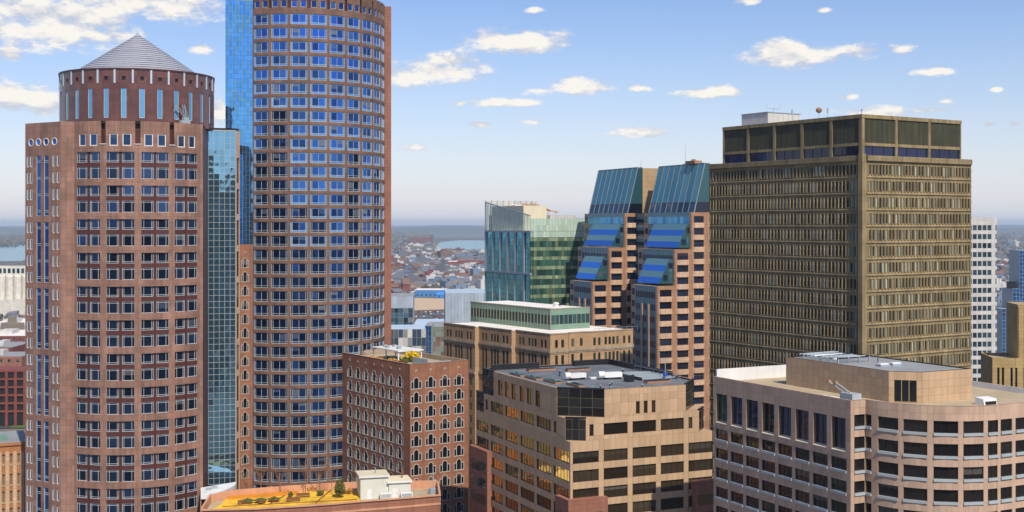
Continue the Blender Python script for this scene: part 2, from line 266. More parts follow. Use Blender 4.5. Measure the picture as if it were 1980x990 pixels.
# ------------------------------------------------------------------ helpers: meshes and objects
class MB:
    """collects faces in one frame; weld keeps touching faces one surface"""
    def __init__(s, weld=True):
        s.v = []; s.f = []; s.m = []; s.uv = []; s.w = {} if weld else None; s.bend = None
    def vert(s, p):
        if s.w is None:
            s.v.append(tuple(p)); return len(s.v) - 1
        k = (round(p[0], 3), round(p[1], 3), round(p[2], 3))
        i = s.w.get(k)
        if i is None:
            i = len(s.v); s.w[k] = i; s.v.append(tuple(p))
        return i
    def face(s, pts, mat=0):
        pts = [Vector(p) for p in pts]
        n = Vector((0, 0, 0))
        for i in range(len(pts)):
            a, b = pts[i], pts[(i + 1) % len(pts)]
            n += Vector(((a.y - b.y) * (a.z + b.z), (a.z - b.z) * (a.x + b.x), (a.x - b.x) * (a.y + b.y)))
        ax, ay, az = abs(n.x), abs(n.y), abs(n.z)
        if az >= ax and az >= ay: u = [(p.x, p.y) for p in pts]
        elif ay >= ax: u = [(p.x, p.z) for p in pts]
        else: u = [(p.y, p.z) for p in pts]
        idx = [s.vert(p) for p in pts]
        if len(set(idx)) < 3: return
        s.f.append(idx); s.m.append(mat); s.uv.append(u)
    def box(s, x0, x1, y0, y1, z0, z1, mat=0, top=None, weld=False):
        save = s.w
        if not weld: s.w = {}
        p = lambda x, y, z: (x, y, z)
        s.face([p(x0,y0,z0), p(x1,y0,z0), p(x1,y0,z1), p(x0,y0,z1)], mat)
        s.face([p(x1,y1,z0), p(x0,y1,z0), p(x0,y1,z1), p(x1,y1,z1)], mat)
        s.face([p(x0,y1,z0), p(x0,y0,z0), p(x0,y0,z1), p(x0,y1,z1)], mat)
        s.face([p(x1,y0,z0), p(x1,y1,z0), p(x1,y1,z1), p(x1,y0,z1)], mat)
        s.face([p(x0,y0,z1), p(x1,y0,z1), p(x1,y1,z1), p(x0,y1,z1)], mat if top is None else top)
        s.face([p(x0,y1,z0), p(x1,y1,z0), p(x1,y0,z0), p(x0,y0,z0)], mat)
        s.w = save
    def prism(s, poly, z0, z1, mat=0, top=None, side=True, cap=True):
        """poly counter-clockwise seen from above"""
        save = s.w; s.w = {}
        n = len(poly)
        if side:
            for i in range(n):
                a, b = poly[i], poly[(i + 1) % n]
                s.face([(a[0],a[1],z0), (b[0],b[1],z0), (b[0],b[1],z1), (a[0],a[1],z1)], mat)
        if cap: s.face([(p[0], p[1], z1) for p in poly], mat if top is None else top)
        if cap and side: s.face([(p[0], p[1], z0) for p in reversed(poly)], mat)
        s.w = save
    def bar(s, a, b, r, n=5, mat=0, r2=None):
        a, b = Vector(a), Vector(b); d = (b - a)
        if d.length < 1e-6: return
        d.normalize(); u = d.orthogonal().normalized(); v = d.cross(u); r2 = r if r2 is None else r2
        save = s.w; s.w = {}
        ra = [a + (u * math.cos(2*math.pi*i/n) + v * math.sin(2*math.pi*i/n)) * r for i in range(n)]
        rb = [b + (u * math.cos(2*math.pi*i/n) + v * math.sin(2*math.pi*i/n)) * r2 for i in range(n)]
        for i in range(n):
            j = (i + 1) % n; s.face([ra[i], ra[j], rb[j], rb[i]], mat)
        s.face(list(reversed(ra)), mat); s.face(rb, mat)
        s.w = save
    def lathe(s, prof, n=24, a0=0.0, a1=2*math.pi, mat=0, c=(0, 0)):
        """profile of (radius, z) from bottom to top, outward faces"""
        full = abs(a1 - a0 - 2*math.pi) < 1e-6
        for i in range(n):
            t0 = a0 + (a1 - a0) * i / n; t1 = a0 + (a1 - a0) * (i + 1) / n
            for k in range(len(prof) - 1):
                (r0, z0), (r1, z1) = prof[k], prof[k + 1]
                P = lambda r, t, z: (c[0] + r * math.sin(t), c[1] - r * math.cos(t), z)
                pts = [P(r0,t0,z0), P(r0,t1,z0), P(r1,t1,z1), P(r1,t0,z1)]
                if r1 < 1e-6: pts = pts[:3]
                if r0 < 1e-6: pts = [pts[0], pts[2], pts[3]]
                s.face(pts, mat)
    def wall(s, x0, x1, z0, z1, holes=(), t=0.3, xstep=None, mat=0, rmat=None, y=0.0):
        """front at y, with rectangular holes (a,b,c,d) that have reveals of depth t"""
        rmat = mat if rmat is None else rmat
        xs = {round(x0,4), round(x1,4)}; zs = {round(z0,4), round(z1,4)}
        for (a,b,c,d) in holes:
            xs |= {round(max(a,x0),4), round(min(b,x1),4)}; zs |= {round(max(c,z0),4), round(min(d,z1),4)}
        if xstep:
            n = max(1, int(round((x1-x0)/xstep)))
            xs |= {round(x0+(x1-x0)*i/n,4) for i in range(n+1)}
        xs = sorted(xs); zs = sorted(zs)
        xi = {x:i for i,x in enumerate(xs)}; zi = {z:i for i,z in enumerate(zs)}
        op = set()
        for (a,b,c,d) in holes:
            i0, i1 = xi[round(max(a,x0),4)], xi[round(min(b,x1),4)]; j0, j1 = zi[round(max(c,z0),4)], zi[round(min(d,z1),4)]
            for i in range(i0,i1):
                for j in range(j0,j1): op.add((i,j))
        nx, nz = len(xs)-1, len(zs)-1
        for i in range(nx):
            for j in range(nz):
                a,b,c,d = xs[i],xs[i+1],zs[j],zs[j+1]
                if (i,j) not in op:
                    s.face([(a,y,c),(b,y,c),(b,y,d),(a,y,d)], mat); continue
                if i>0 and (i-1,j) not in op: s.face([(a,y,c),(a,y,d),(a,y+t,d),(a,y+t,c)], rmat)
                if i<nx-1 and (i+1,j) not in op: s.face([(b,y,d),(b,y,c),(b,y+t,c),(b,y+t,d)], rmat)
                if j>0 and (i,j-1) not in op: s.face([(a,y,c),(a,y+t,c),(b,y+t,c),(b,y,c)], rmat)
                if j<nz-1 and (i,j+1) not in op: s.face([(a,y,d),(b,y,d),(b,y+t,d),(a,y+t,d)], rmat)
    def data(s, name, mats, smooth=False):
        vs = s.v
        if s.bend:
            r = s.bend
            vs = [((r - y) * math.sin(x / r), -(r - y) * math.cos(x / r), z) for (x, y, z) in vs]
        me = bpy.data.meshes.new(name); me.from_pydata(vs, [], s.f)
        for m in mats: me.materials.append(M[m] if isinstance(m, str) else m)
        me.polygons.foreach_set('material_index', s.m)
        ul = me.uv_layers.new(name='UVMap')
        flat = [c for u in s.uv for p in u for c in p]
        ul.data.foreach_set('uv', flat)
        if smooth: me.polygons.foreach_set('use_smooth', [True] * len(me.polygons))
        me.update()
        RAW[me.name] = (vs, s.f, s.m, s.uv, list(mats))
        return me
    def build(s, name, mats, parent=None, mat=None, smooth=False):
        if isinstance(mats, str): mats = [mats]
        return link(name, s.data(name, mats, smooth), parent, mat)
RAW = {}; WM = {}
def link(name, me, parent=None, mat=None):
    o = bpy.data.objects.new(name, me); COL.objects.link(o)
    if parent is not None: o.parent = parent
    if mat is not None: o.matrix_basis = mat
    WM[o.name] = (WM[parent.name] if parent is not None else Matrix.Identity(4)) @ (mat if mat is not None else Matrix.Identity(4))
    return o
def thing(name, label, cat, loc=(0,0,0), rz=0.0, group=None):
    o = bpy.data.objects.new(name, None); COL.objects.link(o); o.empty_display_size = 2
    m = Matrix.Translation(Vector(loc)) @ Matrix.Rotation(rz, 4, 'Z'); o.matrix_basis = m; WM[o.name] = m
    o['label'] = label; o['category'] = cat
    if group: o['group'] = group
    return o
def tag(o, label, cat, group=None):
    o['label'] = label; o['category'] = cat
    if group: o['group'] = group
    return o
def face_m(A, B, z=0.0):
    A, B = Vector((A[0], A[1], z)), Vector((B[0], B[1], z)); x = (B - A).normalized(); y = Vector((-x.y, x.x, 0))
    return Matrix(((x.x, y.x, 0, A.x), (x.y, y.y, 0, A.y), (0, 0, 1, z), (0, 0, 0, 1)))
def dist2(A, B): return math.hypot(B[0]-A[0], B[1]-A[1])
def T(x, y, z): return Matrix.Translation((x, y, z))
def pix(p): return CX + FPX * p.x / max(p.y, 1), HY - FPX * (p.z - HC) / max(p.y, 1)
def place(parent, name, me, mats_list, sub=None, limit=300, stuff=None):
    """each copy its own part (sub = (name, mesh) its own sub-part); beyond the limit, the smallest in view are joined as stuff"""
    W = WM[parent.name]; ranked = []
    for m in mats_list:
        w = W @ m; p = w.translation; n = w.to_3x3() @ Vector((0, -1, 0))
        px, py = pix(p); vis = -40 < px < 2020 and -60 < py < 1030 and n.dot(Vector((0, 0, HC)) - p) > 0
        ranked.append((0 if vis else 1, p.y, m))
    ranked.sort(key=lambda r: (r[0], r[1]))
    keep = [r[2] for r in ranked[:limit] if r[0] == 0]; rest = [r[2] for r in ranked[limit:]] + [r[2] for r in ranked[:limit] if r[0] == 1]
    for m in keep:
        o = link(name, me, parent, m)
        if sub: link(sub[0], sub[1], o, Matrix.Identity(4))
    if rest:
        srcs = [me] + ([sub[1]] if sub else []); V = []; Fc = []; Mi = []; UV = []; mats = []
        for sme in srcs:
            vs, fs, ms, uvs, mt = RAW[sme.name]; off = len(mats); mats += mt
            for m in rest:
                b = len(V); V += [tuple(m @ Vector(v)) for v in vs]; Fc += [[i + b for i in f] for f in fs]; Mi += [k + off for k in ms]; UV += uvs
        mb = MB(False); mb.v, mb.f, mb.m, mb.uv = V, Fc, Mi, UV
        o = mb.build(stuff or name + 's', mats, parent); o['kind'] = 'stuff'
def window(w, h, vb=(), hb=(), fr=0.09, bar=0.06, dep=0.10, fmat='frame', gmat='g_dark', sill=0.0):
    """(frame mesh, pane mesh); x centred, z from 0, glass face at y=0"""
    a = MB(); x0, x1 = -w/2, w/2
    a.box(x0, x1, -dep, 0.03, 0, fr); a.box(x0, x1, -dep, 0.03, h-fr, h)
    a.box(x0, x0+fr, -dep, 0.03, fr, h-fr); a.box(x1-fr, x1, -dep, 0.03, fr, h-fr)
    for v in vb: a.box(x0+w*v-bar/2, x0+w*v+bar/2, -dep*0.8, 0.03, fr, h-fr)
    for v in hb: a.box(x0+fr, x1-fr, -dep*0.7, 0.03, h*v-bar/2, h*v+bar/2)
    if sill: a.box(x0-0.05, x1+0.05, -sill, 0.03, -0.12, -0.002)
    g = MB(); g.box(x0+0.02, x1-0.02, 0.0, 0.05, 0.02, h-0.02)
    return a.data('window', [fmat]), g.data('pane', [gmat])
def hit(O, d, px):
    q = (px - CX) / FPX; return (q * O[1] - O[0]) / (d[0] - q * d[1])
def zat(py, depth): return HC + (HY - py) / FPX * depth
def ring(poly, t):
    """polygon moved inwards by t (counter-clockwise polygon)"""
    n = len(poly); out = []
    for i in range(n):
        p0, p1, p2 = Vector(poly[i-1]), Vector(poly[i]), Vector(poly[(i+1) % n])
        d1, d2 = (p1-p0).normalized(), (p2-p1).normalized(); n1, n2 = Vector((-d1.y, d1.x)), Vector((-d2.y, d2.x))
        b = (n1 + n2); k = t / max(0.3, b.normalized().dot(n1)); out.append(tuple(p1 + b.normalized() * k))
    return out
def parapet(root, poly, zt, h, t, mat, name='parapet', inner=None):
    """coping ring round a flat roof"""
    mb = MB(); q = ring(poly, t); n = len(poly); im = 0 if inner is None else 1
    for i in range(n):
        j = (i+1) % n; a, b, c, d = poly[i], poly[j], q[j], q[i]
        mb.face([(a[0],a[1],zt),(b[0],b[1],zt),(c[0],c[1],zt),(d[0],d[1],zt)], 0)
        mb.face([(c[0],c[1],zt-h),(d[0],d[1],zt-h),(d[0],d[1],zt),(c[0],c[1],zt)], im)
    return mb.build(name, [mat] + ([inner] if inner else []), root)
def flat_roof(root, poly, z, mat, name='roof'):
    mb = MB(); mb.face([(p[0], p[1], z) for p in poly]); return mb.build(name, [mat], root)
def plain_wall(root, A, B, z0, z1, mat, name='wall'):
    mb = MB(); mb.wall(0, dist2(A, B), z0, z1); return mb.build(name, [mat], root, face_m(A, B))
def cladding(root, fm, cells, key, mat, limit=300, gap=0.03, th=0.05, acc=None):
    """stone slabs proud of the wall behind; cells are (x0,x1,z0,z1) in the face frame"""
    for (a, b, c, d) in cells:
        acc.append((round(b-a, 2), round(d-c, 2), fm @ T((a+b)/2, 0, c)))
def clad_build(root, acc, mat, limit=300, gap=0.035, th=0.06):
    W = WM[root.name]; ranked = []
    for (w, h, m) in acc:
        g = W @ m; p = g.translation; px, py = pix(p); n = g.to_3x3() @ Vector((0,-1,0))
        vis = -30 < px < 2010 and -30 < py < 1010 and n.dot(Vector((0,0,HC)) - p) > 0
        ranked.append((0 if vis else 1, -w * h / (p.y * p.y), w, h, m))
    ranked.sort(key=lambda r: (r[0], r[1])); cache = {}
    mb = MB(False); k = 0
    for r in ranked:
        w, h, m = r[2:]
        if k < limit and r[0] == 0:
            if (w, h) not in cache:
                a = MB(); a.box(-w/2+gap/2, w/2-gap/2, -th, 0.01, gap/2, h-gap/2); cache[(w, h)] = a.data('stone_panel', [mat])
            link('stone_panel', cache[(w, h)], root, m); k += 1
        else:
            a = MB(); a.box(-w/2+gap/2, w/2-gap/2, -th, 0.01, gap/2, h-gap/2)
            b = len(mb.v); mb.v += [tuple(m @ Vector(v)) for v in a.v]; mb.f += [[i+b for i in f] for f in a.f]; mb.m += a.m; mb.uv += a.uv
    if mb.f: o = mb.build('stone_panels', [mat], root); o['kind'] = 'stuff'
def solid_cells(L, z0, z1, holes, xcuts, zcuts):
    """cells of a panel grid that stay solid"""
    out = []
    xs = sorted({round(v,3) for v in xcuts if 0 <= v <= L} | {0, round(L,3)}); zs = sorted({round(v,3) for v in zcuts if z0 <= v <= z1} | {round(z0,3), round(z1,3)})
    for i in range(len(xs)-1):
        for j in range(len(zs)-1):
            a, b, c, d = xs[i], xs[i+1], zs[j], zs[j+1]; mx, mz = (a+b)/2, (c+d)/2
            if b-a < 0.05 or d-c < 0.05: continue
            if any(h[0] < mx < h[1] and h[2] < mz < h[3] for h in holes): continue
            out.append((a, b, c, d))
    return out
# ------------------------------------------------------------------ ground, water, hills
def structure(o): o['kind'] = 'structure'; return o
def ground_mat():
    m, nt, b = nmat('city_ground'); N, L = nt.nodes, nt.links
    tc = N.new('ShaderNodeTexCoord')
    v = N.new('ShaderNodeTexVoronoi'); v.inputs['Scale'].default_value = 0.012; v.distance = 'MANHATTAN'; L.new(tc.outputs['Object'], v.inputs['Vector'])
    n = N.new('ShaderNodeTexNoise'); n.inputs['Scale'].default_value = 0.002; n.inputs['Detail'].default_value = 8; L.new(tc.outputs['Object'], n.inputs['Vector'])
    cr = N.new('ShaderNodeValToRGB'); e = cr.color_ramp.elements
    e[0].position = 0.0; e[0].color = (0.05, 0.055, 0.04, 1); e[1].position = 1.0; e[1].color = (0.24, 0.21, 0.17, 1)
    for p, c in ((0.3, (0.07, 0.07, 0.07, 1)), (0.5, (0.10, 0.07, 0.05, 1)), (0.62, (0.16, 0.15, 0.14, 1)), (0.75, (0.06, 0.08, 0.035, 1)), (0.85, (0.13, 0.12, 0.11, 1))):
        x = e.new(p); x.color = c
    mx = N.new('ShaderNodeMix'); mx.data_type = 'RGBA'; mx.inputs[0].default_value = 0.5
    sp = N.new('ShaderNodeSeparateColor'); L.new(v.outputs['Color'], sp.inputs[0]); L.new(sp.outputs[0], cr.inputs[0])
    cr2 = N.new('ShaderNodeValToRGB'); cr2.color_ramp.elements[0].color = (0.06, 0.06, 0.05, 1); cr2.color_ramp.elements[1].color = (0.15, 0.13, 0.10, 1); L.new(n.outputs['Fac'], cr2.inputs[0])
    L.new(cr.outputs[0], mx.inputs[6]); L.new(cr2.outputs[0], mx.inputs[7]); L.new(mx.outputs[2], b.inputs['Base Color']); b.inputs['Roughness'].default_value = 0.95
    return m
M['ground'] = ground_mat()
M['hill'] = stone('wooded_hill', (0.075, 0.07, 0.05), None, 0, 0.95, weather=0.5, streak=0, bump=0)
def water_mat():
    m, nt, b = nmat('harbour_water'); b.inputs['Base Color'].default_value = (0.05, 0.22, 0.24, 1); b.inputs['Roughness'].default_value = 0.18
    N, L = nt.nodes, nt.links; tc = N.new('ShaderNodeTexCoord'); n = N.new('ShaderNodeTexNoise'); n.inputs['Scale'].default_value = 0.05; n.inputs['Detail'].default_value = 5
    L.new(tc.outputs['Object'], n.inputs['Vector']); bp = N.new('ShaderNodeBump'); bp.inputs['Strength'].default_value = 0.6; bp.inputs['Distance'].default_value = 2; L.new(n.outputs['Fac'], bp.inputs['Height']); L.new(bp.outputs[0], b.inputs['Normal'])
    return m
M['water'] = water_mat()
M['asphalt'] = stone('asphalt', (0.055, 0.055, 0.057), None, 0, 0.9, streak=0)
M['lot'] = stone('bare_sand_lot', (0.50, 0.38, 0.24), None, 0, 0.95, streak=0)
M['grass'] = stone('lawn', (0.075, 0.12, 0.03), None, 0, 0.95, streak=0)
def sheet(name, pts, z, mat):
    mb = MB(); mb.face([(p[0], p[1], z) for p in pts]); return structure(mb.build(name, [mat]))
G = 26000.0
sheet('ground', [(-G, -G), (G, -G), (G, G), (-G, G)], 0.0, 'ground')
def gp(px, py): d = HC * FPX / (py - HY); return ((px - CX)/FPX*d, d)
sheet('water', [gp(-300, 507), gp(42, 505), gp(62, 497), gp(120, 480), gp(110, 470), gp(-300, 472)], 0.4, 'water')
sheet('water', [gp(-300, 466), gp(120, 464), gp(120, 455), gp(-300, 456)], 0.4, 'water')
sheet('water', [gp(838, 480), gp(1010, 488), gp(1010, 466), gp(905, 462), gp(850, 469)], 0.4, 'water')
sheet('sand_lot', [gp(790, 601), gp(870, 598), gp(866, 578), gp(798, 576)], 0.3, 'lot')
sheet('road', [gp(-60, 834), gp(64, 826), gp(64, 816), gp(-60, 822)], 0.3, 'asphalt')
sheet('lawn', [gp(18, 829), gp(62, 829), gp(62, 823), gp(26, 822)], 0.5, 'grass')
def hills():
    rnd = random.Random(3)
    for (d, h0, hv, ph) in ((9000, 16, 22, 0.3), (15500, 62, 38, 1.7), (23000, 104, 34, 4.0)):
        mb = MB(); nx = 160; x0, x1 = -d*0.8, d*0.8; dep = d*0.08
        def hz(x):
            u = x/d*10; return max(2.0, h0 + hv*(0.5*math.sin(u*1.3+ph) + 0.3*math.sin(u*3.1+ph*2) + 0.2*math.sin(u*7.7+ph*3) + 0.07*math.sin(u*23+ph)))
        ks = [(0.0, 0.0), (0.35, 0.6), (0.7, 0.95), (1.0, 1.0), (1.4, 0.5)]
        for i in range(nx):
            xa, xb = x0 + (x1-x0)*i/nx, x0 + (x1-x0)*(i+1)/nx
            for k in range(4):
                (f0, g0), (f1, g1) = ks[k], ks[k+1]
                mb.face([(xa, d+dep*f0, hz(xa)*g0-0.5), (xb, d+dep*f0, hz(xb)*g0-0.5), (xb, d+dep*f1, hz(xb)*g1-0.5), (xa, d+dep*f1, hz(xa)*g1-0.5)])
        structure(mb.build('hills', ['hill'], smooth=True))
hills()
M['trimc'] = paint('cool_white_frame', (0.48, 0.52, 0.54), 0.5)
# ------------------------------------------------------------------ round tower with the cone roof
def cone_tower():
    d = 321.0; C = ((266.5 - CX) / FPX * d, d); th = -math.atan2(C[0], C[1])
    root = thing('office_tower', 'rose granite office tower with a round red drum and grey cone roof', 'tower', (C[0], C[1], 0), th)
    R, BAY = 20.6, R_(22.5) * 20.6
    TOP = 134.7; holes = []; sur = []; wins = {'A': [], 'B': [], 'Am': [], 'Bm': []}; sq = []
    x00 = -2 * BAY
    zt0 = 127.4
    ww = 2.9; gw = 6.55
    mods = [zt0 - 8.0 * k for k in range(12)]
    def bm(x, y, z):          # bay point on the cylinder
        a = x / R; return Matrix.Rotation(a, 4, 'Z') @ T(0, -(R - y), z)
    for b in range(4):
        xc = x00 + BAY * (b + 0.5)
        for zt in mods:
            holes.append((xc - gw/2, xc + gw/2, zt - 6.4, zt)); sur.append(bm(xc, 0.38, zt - 6.4))
            for sgn, s in ((-1, ''), (1, 'm')):
                # a window's own bay point, pushed back onto the flat surround
                base = bm(xc, 0.38, 0)
                wins['A' + s].append(base @ T(sgn * (ww/2 + 0.375), 0.16, zt - 2.5))
                wins['B' + s].append(base @ T(sgn * (ww/2 + 0.375), 0.16, zt - 6.4))
        for sgn in (-1, 1):
            holes.append((xc + sgn*1.55 - 1.0, xc + sgn*1.55 + 1.0, 128.8, 131.7)); sq.append(bm(xc + sgn*1.55, 0.28, 128.8))
    for b in range(5):
        xp = x00 + BAY * b
        if b in (0, 4): continue
        holes.append((xp - 0.6, xp + 0.6, 129.3, TOP))
    w = MB(); w.bend = R; w.wall(x00, -x00, 0, TOP, holes, 0.42, xstep=1.0); w.build('wall', ['pink'], root)
    rb = MB(); rb.bend = R; rb.wall(x00 - 0.2, -x00 + 0.2, 128.9, TOP - 0.1, (), 0, xstep=1.3, y=1.0); rb.build('recessed_wall', ['red'], root)
    for b in range(1, 4):
        xp = x00 + BAY * b
        c = MB(); c.box(-0.75, 0.75, -0.18, 0.9, -0.16, 0.0); c.build('ledge', ['white'], root, bm(xp, 0, 129.3))
    # dark red surround of each group of four windows
    s = MB(); s.wall(-gw/2, gw/2, 0, 6.4, [(sg*(ww/2+0.375)-ww/2, sg*(ww/2+0.375)+ww/2, a, b) for sg in (-1, 1) for a, b in ((0.0, 2.8), (3.9, 6.4))], 0.2)
    place(root, 'window_surround', s.data('window_surround', ['red']), sur)
    for key, h, vb, hb in (('A', 2.5, (0.23, 0.86), (0.17,)), ('B', 2.8, (0.23, 0.86), (0.86,)), ('Am', 2.5, (0.14, 0.77), (0.17,)), ('Bm', 2.8, (0.14, 0.77), (0.86,))):
        f, g = window(ww, h, vb, hb, 0.10, 0.08, 0.10, 'trimc', 'g_t1'); place(root, 'window', f, wins[key], ('pane', g))
    f, g = window(2.0, 2.9, (), (), 0.20, 0.1, 0.16, 'white', 'g_t1'); place(root, 'window', f, sq, ('pane', g))
    # corner pier and the flat wing to the left
    A = (-R * math.sin(R_(45)), -R * math.cos(R_(45))); K = (-17.75, -14.3); Wg = (-26.3, -5.0)
    plain_wall(root, K, A, 0, TOP, 'pink', 'corner_pier')
    Lw = dist2(Wg, K); fm = face_m(Wg, K); holes = []; narrow = []; occ = []; strips = []
    cols = [0.17, 0.385, 0.605, 0.84]
    for k, c in enumerate(cols): occ.append(fm @ T(Lw * c, 0.12, 129.0))
    zrow = 126.6
    for k in range(25):
        z1 = zrow - 4.0 * k; z0 = z1 - 2.55
        for c in (0.055, 0.155, 0.795, 0.915):
            xc = Lw * (c + 0.02); holes.append((xc - 0.42, xc + 0.42, z0, z1)); narrow.append(fm @ T(xc, 0.16, z0))
    for k in range(7):
        z1 = zrow - 16.0 * k + 0.15; z0 = z1 - 14.6
        for c in (0.385, 0.605):
            xc = Lw * c; holes.append((xc - 0.85, xc + 0.85, z0, z1)); strips.append(fm @ T(xc, 0.22, z0))
    w = MB(); w.wall(0, Lw, 0, 128.2, holes, 0.26); n = 14
    # top zone with the four round openings
    edges = [0] + [Lw * (cols[i] + cols[i+1]) / 2 for i in range(3)] + [Lw]
    for i in range(4):
        xc = Lw * cols[i]; zc = 129.9 + 0.0; z0, z1 = 128.2, TOP
        outer = [Vector((edges[i], z0, 0)), Vector((edges[i+1], z0, 0)), Vector((edges[i+1], z1, 0)), Vector((edges[i], z1, 0))]
        hole = [Vector((xc + 0.95 * math.cos(2*math.pi*j/n), 130.0 + 0.95 * math.sin(2*math.pi*j/n), 0)) for j in range(n)]
        P = outer + hole
        for tri in tessellate_polygon([outer, hole]):
            pts = [P[k] for k in tri]
            if (pts[1]-pts[0]).cross(pts[2]-pts[0]).z < 0: pts.reverse()
            w.face([(p.x, 0, p.y) for p in pts])
        for j in range(n):
            a, b = hole[j], hole[(j+1) % n]; w.face([(a.x,0,a.y),(a.x,0.4,a.y),(b.x,0.4,b.y),(b.x,0,b.y)])
    w.build('wall', ['pink'], root, fm)
    f, g = window(0.84, 2.55, (), (), 0.15, 0.1, 0.12, 'white', 'g_t1'); place(root, 'window', f, narrow, ('pane', g))
    f, g = window(1.7, 14.6, (), [v for q in range(4) for v in ((q*4+0.95)/14.6, (q*4+1.35)/14.6) if q*4 < 13.5], 0.10, 0.10, 0.1, 'ltblue', 'g_t2'); place(root, 'window_strip', f, strips, ('pane', g))
    oc = MB()
    for j in range(n):
        a, b = 2*math.pi*j/n, 2*math.pi*(j+1)/n; C1 = lambda r, t, y: (r*math.cos(t), y, 1.0 + r*math.sin(t))
        oc.face([C1(0.95,a,-0.2),C1(0.95,b,-0.2),C1(0.79,b,-0.2),C1(0.79,a,-0.2)][::-1]); oc.face([C1(0.79,a,-0.2),C1(0.79,b,-0.2),C1(0.79,b,0.1),C1(0.79,a,0.1)]); oc.face([C1(0.95,a,-0.2),C1(0.95,b,-0.2),C1(0.95,b,0.1),C1(0.95,a,0.1)][::-1])
    go = MB(); go.face([(0.9*math.cos(2*math.pi*j/n), 0, 1.0+0.9*math.sin(2*math.pi*j/n)) for j in range(n)]); 
    place(root, 'round_window', oc.data('round_window', ['white']), occ, ('pane', go.data('pane', ['g_t2'])))
    # back of the wing, right pier, recess and the glazed bay
    plain_wall(root, (-26.3, 12), Wg, 0, TOP, 'pink')
    Ar = (-A[0], A[1]); K2 = (15.35, -14.35); G0 = (17.2, -4.0); G1 = (23.95, -4.0); E1 = (25.2, -1.8)
    plain_wall(root, Ar, K2, 0, TOP, 'pink', 'corner_pier'); plain_wall(root, K2, G0, 0, TOP, 'red', 'recessed_wall')
    Lg = dist2(G0, G1); fg = face_m(G0, G1); nc = 5; pw = Lg / nc; ph = 1.55; z0 = 44.0; nr = int((134.2 - z0) / ph)
    pm = MB(); pm.box(0.035, pw - 0.035, 0.0, 0.06, 0.035, ph - 0.035)
    cg = MB(); 
    for i in range(nc + 1): cg.box(i*pw - 0.045, i*pw + 0.045, -0.08, 0.05, z0, z0 + nr*ph)
    for j in range(nr + 1): cg.box(0, Lg, -0.06, 0.05, z0 + j*ph - 0.04, z0 + j*ph + 0.04)
    cg.build('mullion_grid', ['frame'], root, fg)
    place(root, 'pane', pm.data('pane', ['g_curt']), [fg @ T(i*pw, 0, z0 + j*ph) for i in range(nc) for j in range(nr)], limit=300, stuff='panes')
    cap = MB(); cap.box(-0.1, Lg+0.1, -0.1, 1.5, z0+nr*ph, z0+nr*ph+0.3); cap.build('coping', ['frame'], root, fg)
    fe = face_m(G1, E1); Le = dist2(G1, E1); hs = []; sl = []
    for k in range(11):
        z1 = 127.2 - 8.0*k; hs.append((Le*0.3, Le*0.9, z1 - 6.4, z1)); sl.append(fe @ T(Le*0.6, 0.3, z1 - 6.4))
    w = MB(); w.wall(0, Le, 0, TOP - 0.6, hs, 0.4); w.build('wall', ['dtan'], root, fe)
    f, g = window(Le*0.6, 6.4, (), (0.4,), 0.06, 0.06, 0.08, 'red', 'g_dark'); place(root, 'slot_window', f, sl, ('pane', g))
    plain_wall(root, E1, (25.2, 14), 0, TOP - 0.6, 'pink')
    # roofs, drum, cone
    arc = [(R*math.sin(R_(a)), -R*math.cos(R_(a))) for a in range(-45, 46, 5)]
    poly = arc + [K2, G0, G1, E1, (25.2, 14), (-26.3, 12), Wg, K]
    flat_roof(root, poly, TOP - 0.5, 'roofgry'); parapet(root, poly, TOP, 0.5, 0.45, 'pink')
    RD = 18.8; DT = 147.4; n = 28; stp = 2*math.pi*RD/n; holes = []; dw = []; fz = []; stq = []
    def dm(x, y, z): return Matrix.Rotation(x / RD, 4, 'Z') @ T(0, -(RD - y), z)
    for i in range(n):
        xc = (i - n//2 + 0.23) * stp
        holes.append((xc - 0.62, xc + 0.62, 135.6, 142.7)); dw.append(dm(xc, 0.25, 135.6)); holes.append((xc - 0.45, xc + 0.45, 144.6, 145.5)); fz.append(dm(xc, 0.3, 144.6)); stq.append(dm(xc + stp/2, 0, 143.9))
    off = 0.23*stp
    w = MB(); w.bend = RD; w.wall(-math.pi*RD + off - stp/2, math.pi*RD + off - stp/2, TOP - 0.6, DT, holes, 0.4, xstep=1.05); w.build('drum', ['drum'], root)
    f, g = window(1.24, 7.1, (), (), 0.13, 0.1, 0.1, 'ltblue', 'g_curt'); place(root, 'drum_window', f, dw, ('pane', g))
    v = MB(); v.box(-0.45, 0.45, 0, 0.08, 0, 0.9); place(root, 'vent', v.data('vent', ['black']), fz)
    st = MB(); st.box(-0.22, 0.22, -0.16, 0.05, 0, DT - 143.9 + 0.05); place(root, 'metal_strip', st.data('metal_strip', ['ltblue']), stq)
    cp = MB(); cp.lathe([(RD + 0.02, DT - 0.28), (RD + 0.22, DT - 0.26), (RD + 0.22, DT + 0.12), (RD - 0.7, DT + 0.12), (RD - 0.7, 145.0)], 56); cp.build('drum_coping', ['red'], root)
    H0, H1, RC = 146.0, 158.3, 18.2; nb = 20
    for k in range(nb):
        a, b = k / nb, (k + 1) / nb; r0, r1 = RC*(1-a), RC*(1-b); z0, z1 = H0 + (H1-H0)*a, H0 + (H1-H0)*b; zm = z1 - (z1 - z0)*0.30; rm = r0 + (r1-r0)*0.70
        m = MB(); m.lathe([(r0 + 0.10, z0 + 0.04), (rm + 0.10, zm + 0.04)], 56, mat=0)
        m.lathe([(rm + 0.10, zm + 0.04), (rm - 0.12, zm), (r1 - 0.02 if k < nb-1 else 0.0, z1)], 56, mat=1)
        m.build('roof_band', ['slate', 'slate2'], root)
    fi = MB(); fi.lathe([(0.5, H1 - 0.5), (0.35, H1 + 0.2), (0.0, H1 + 0.5)], 10); fi.build('roof_finial', ['slate'], root)
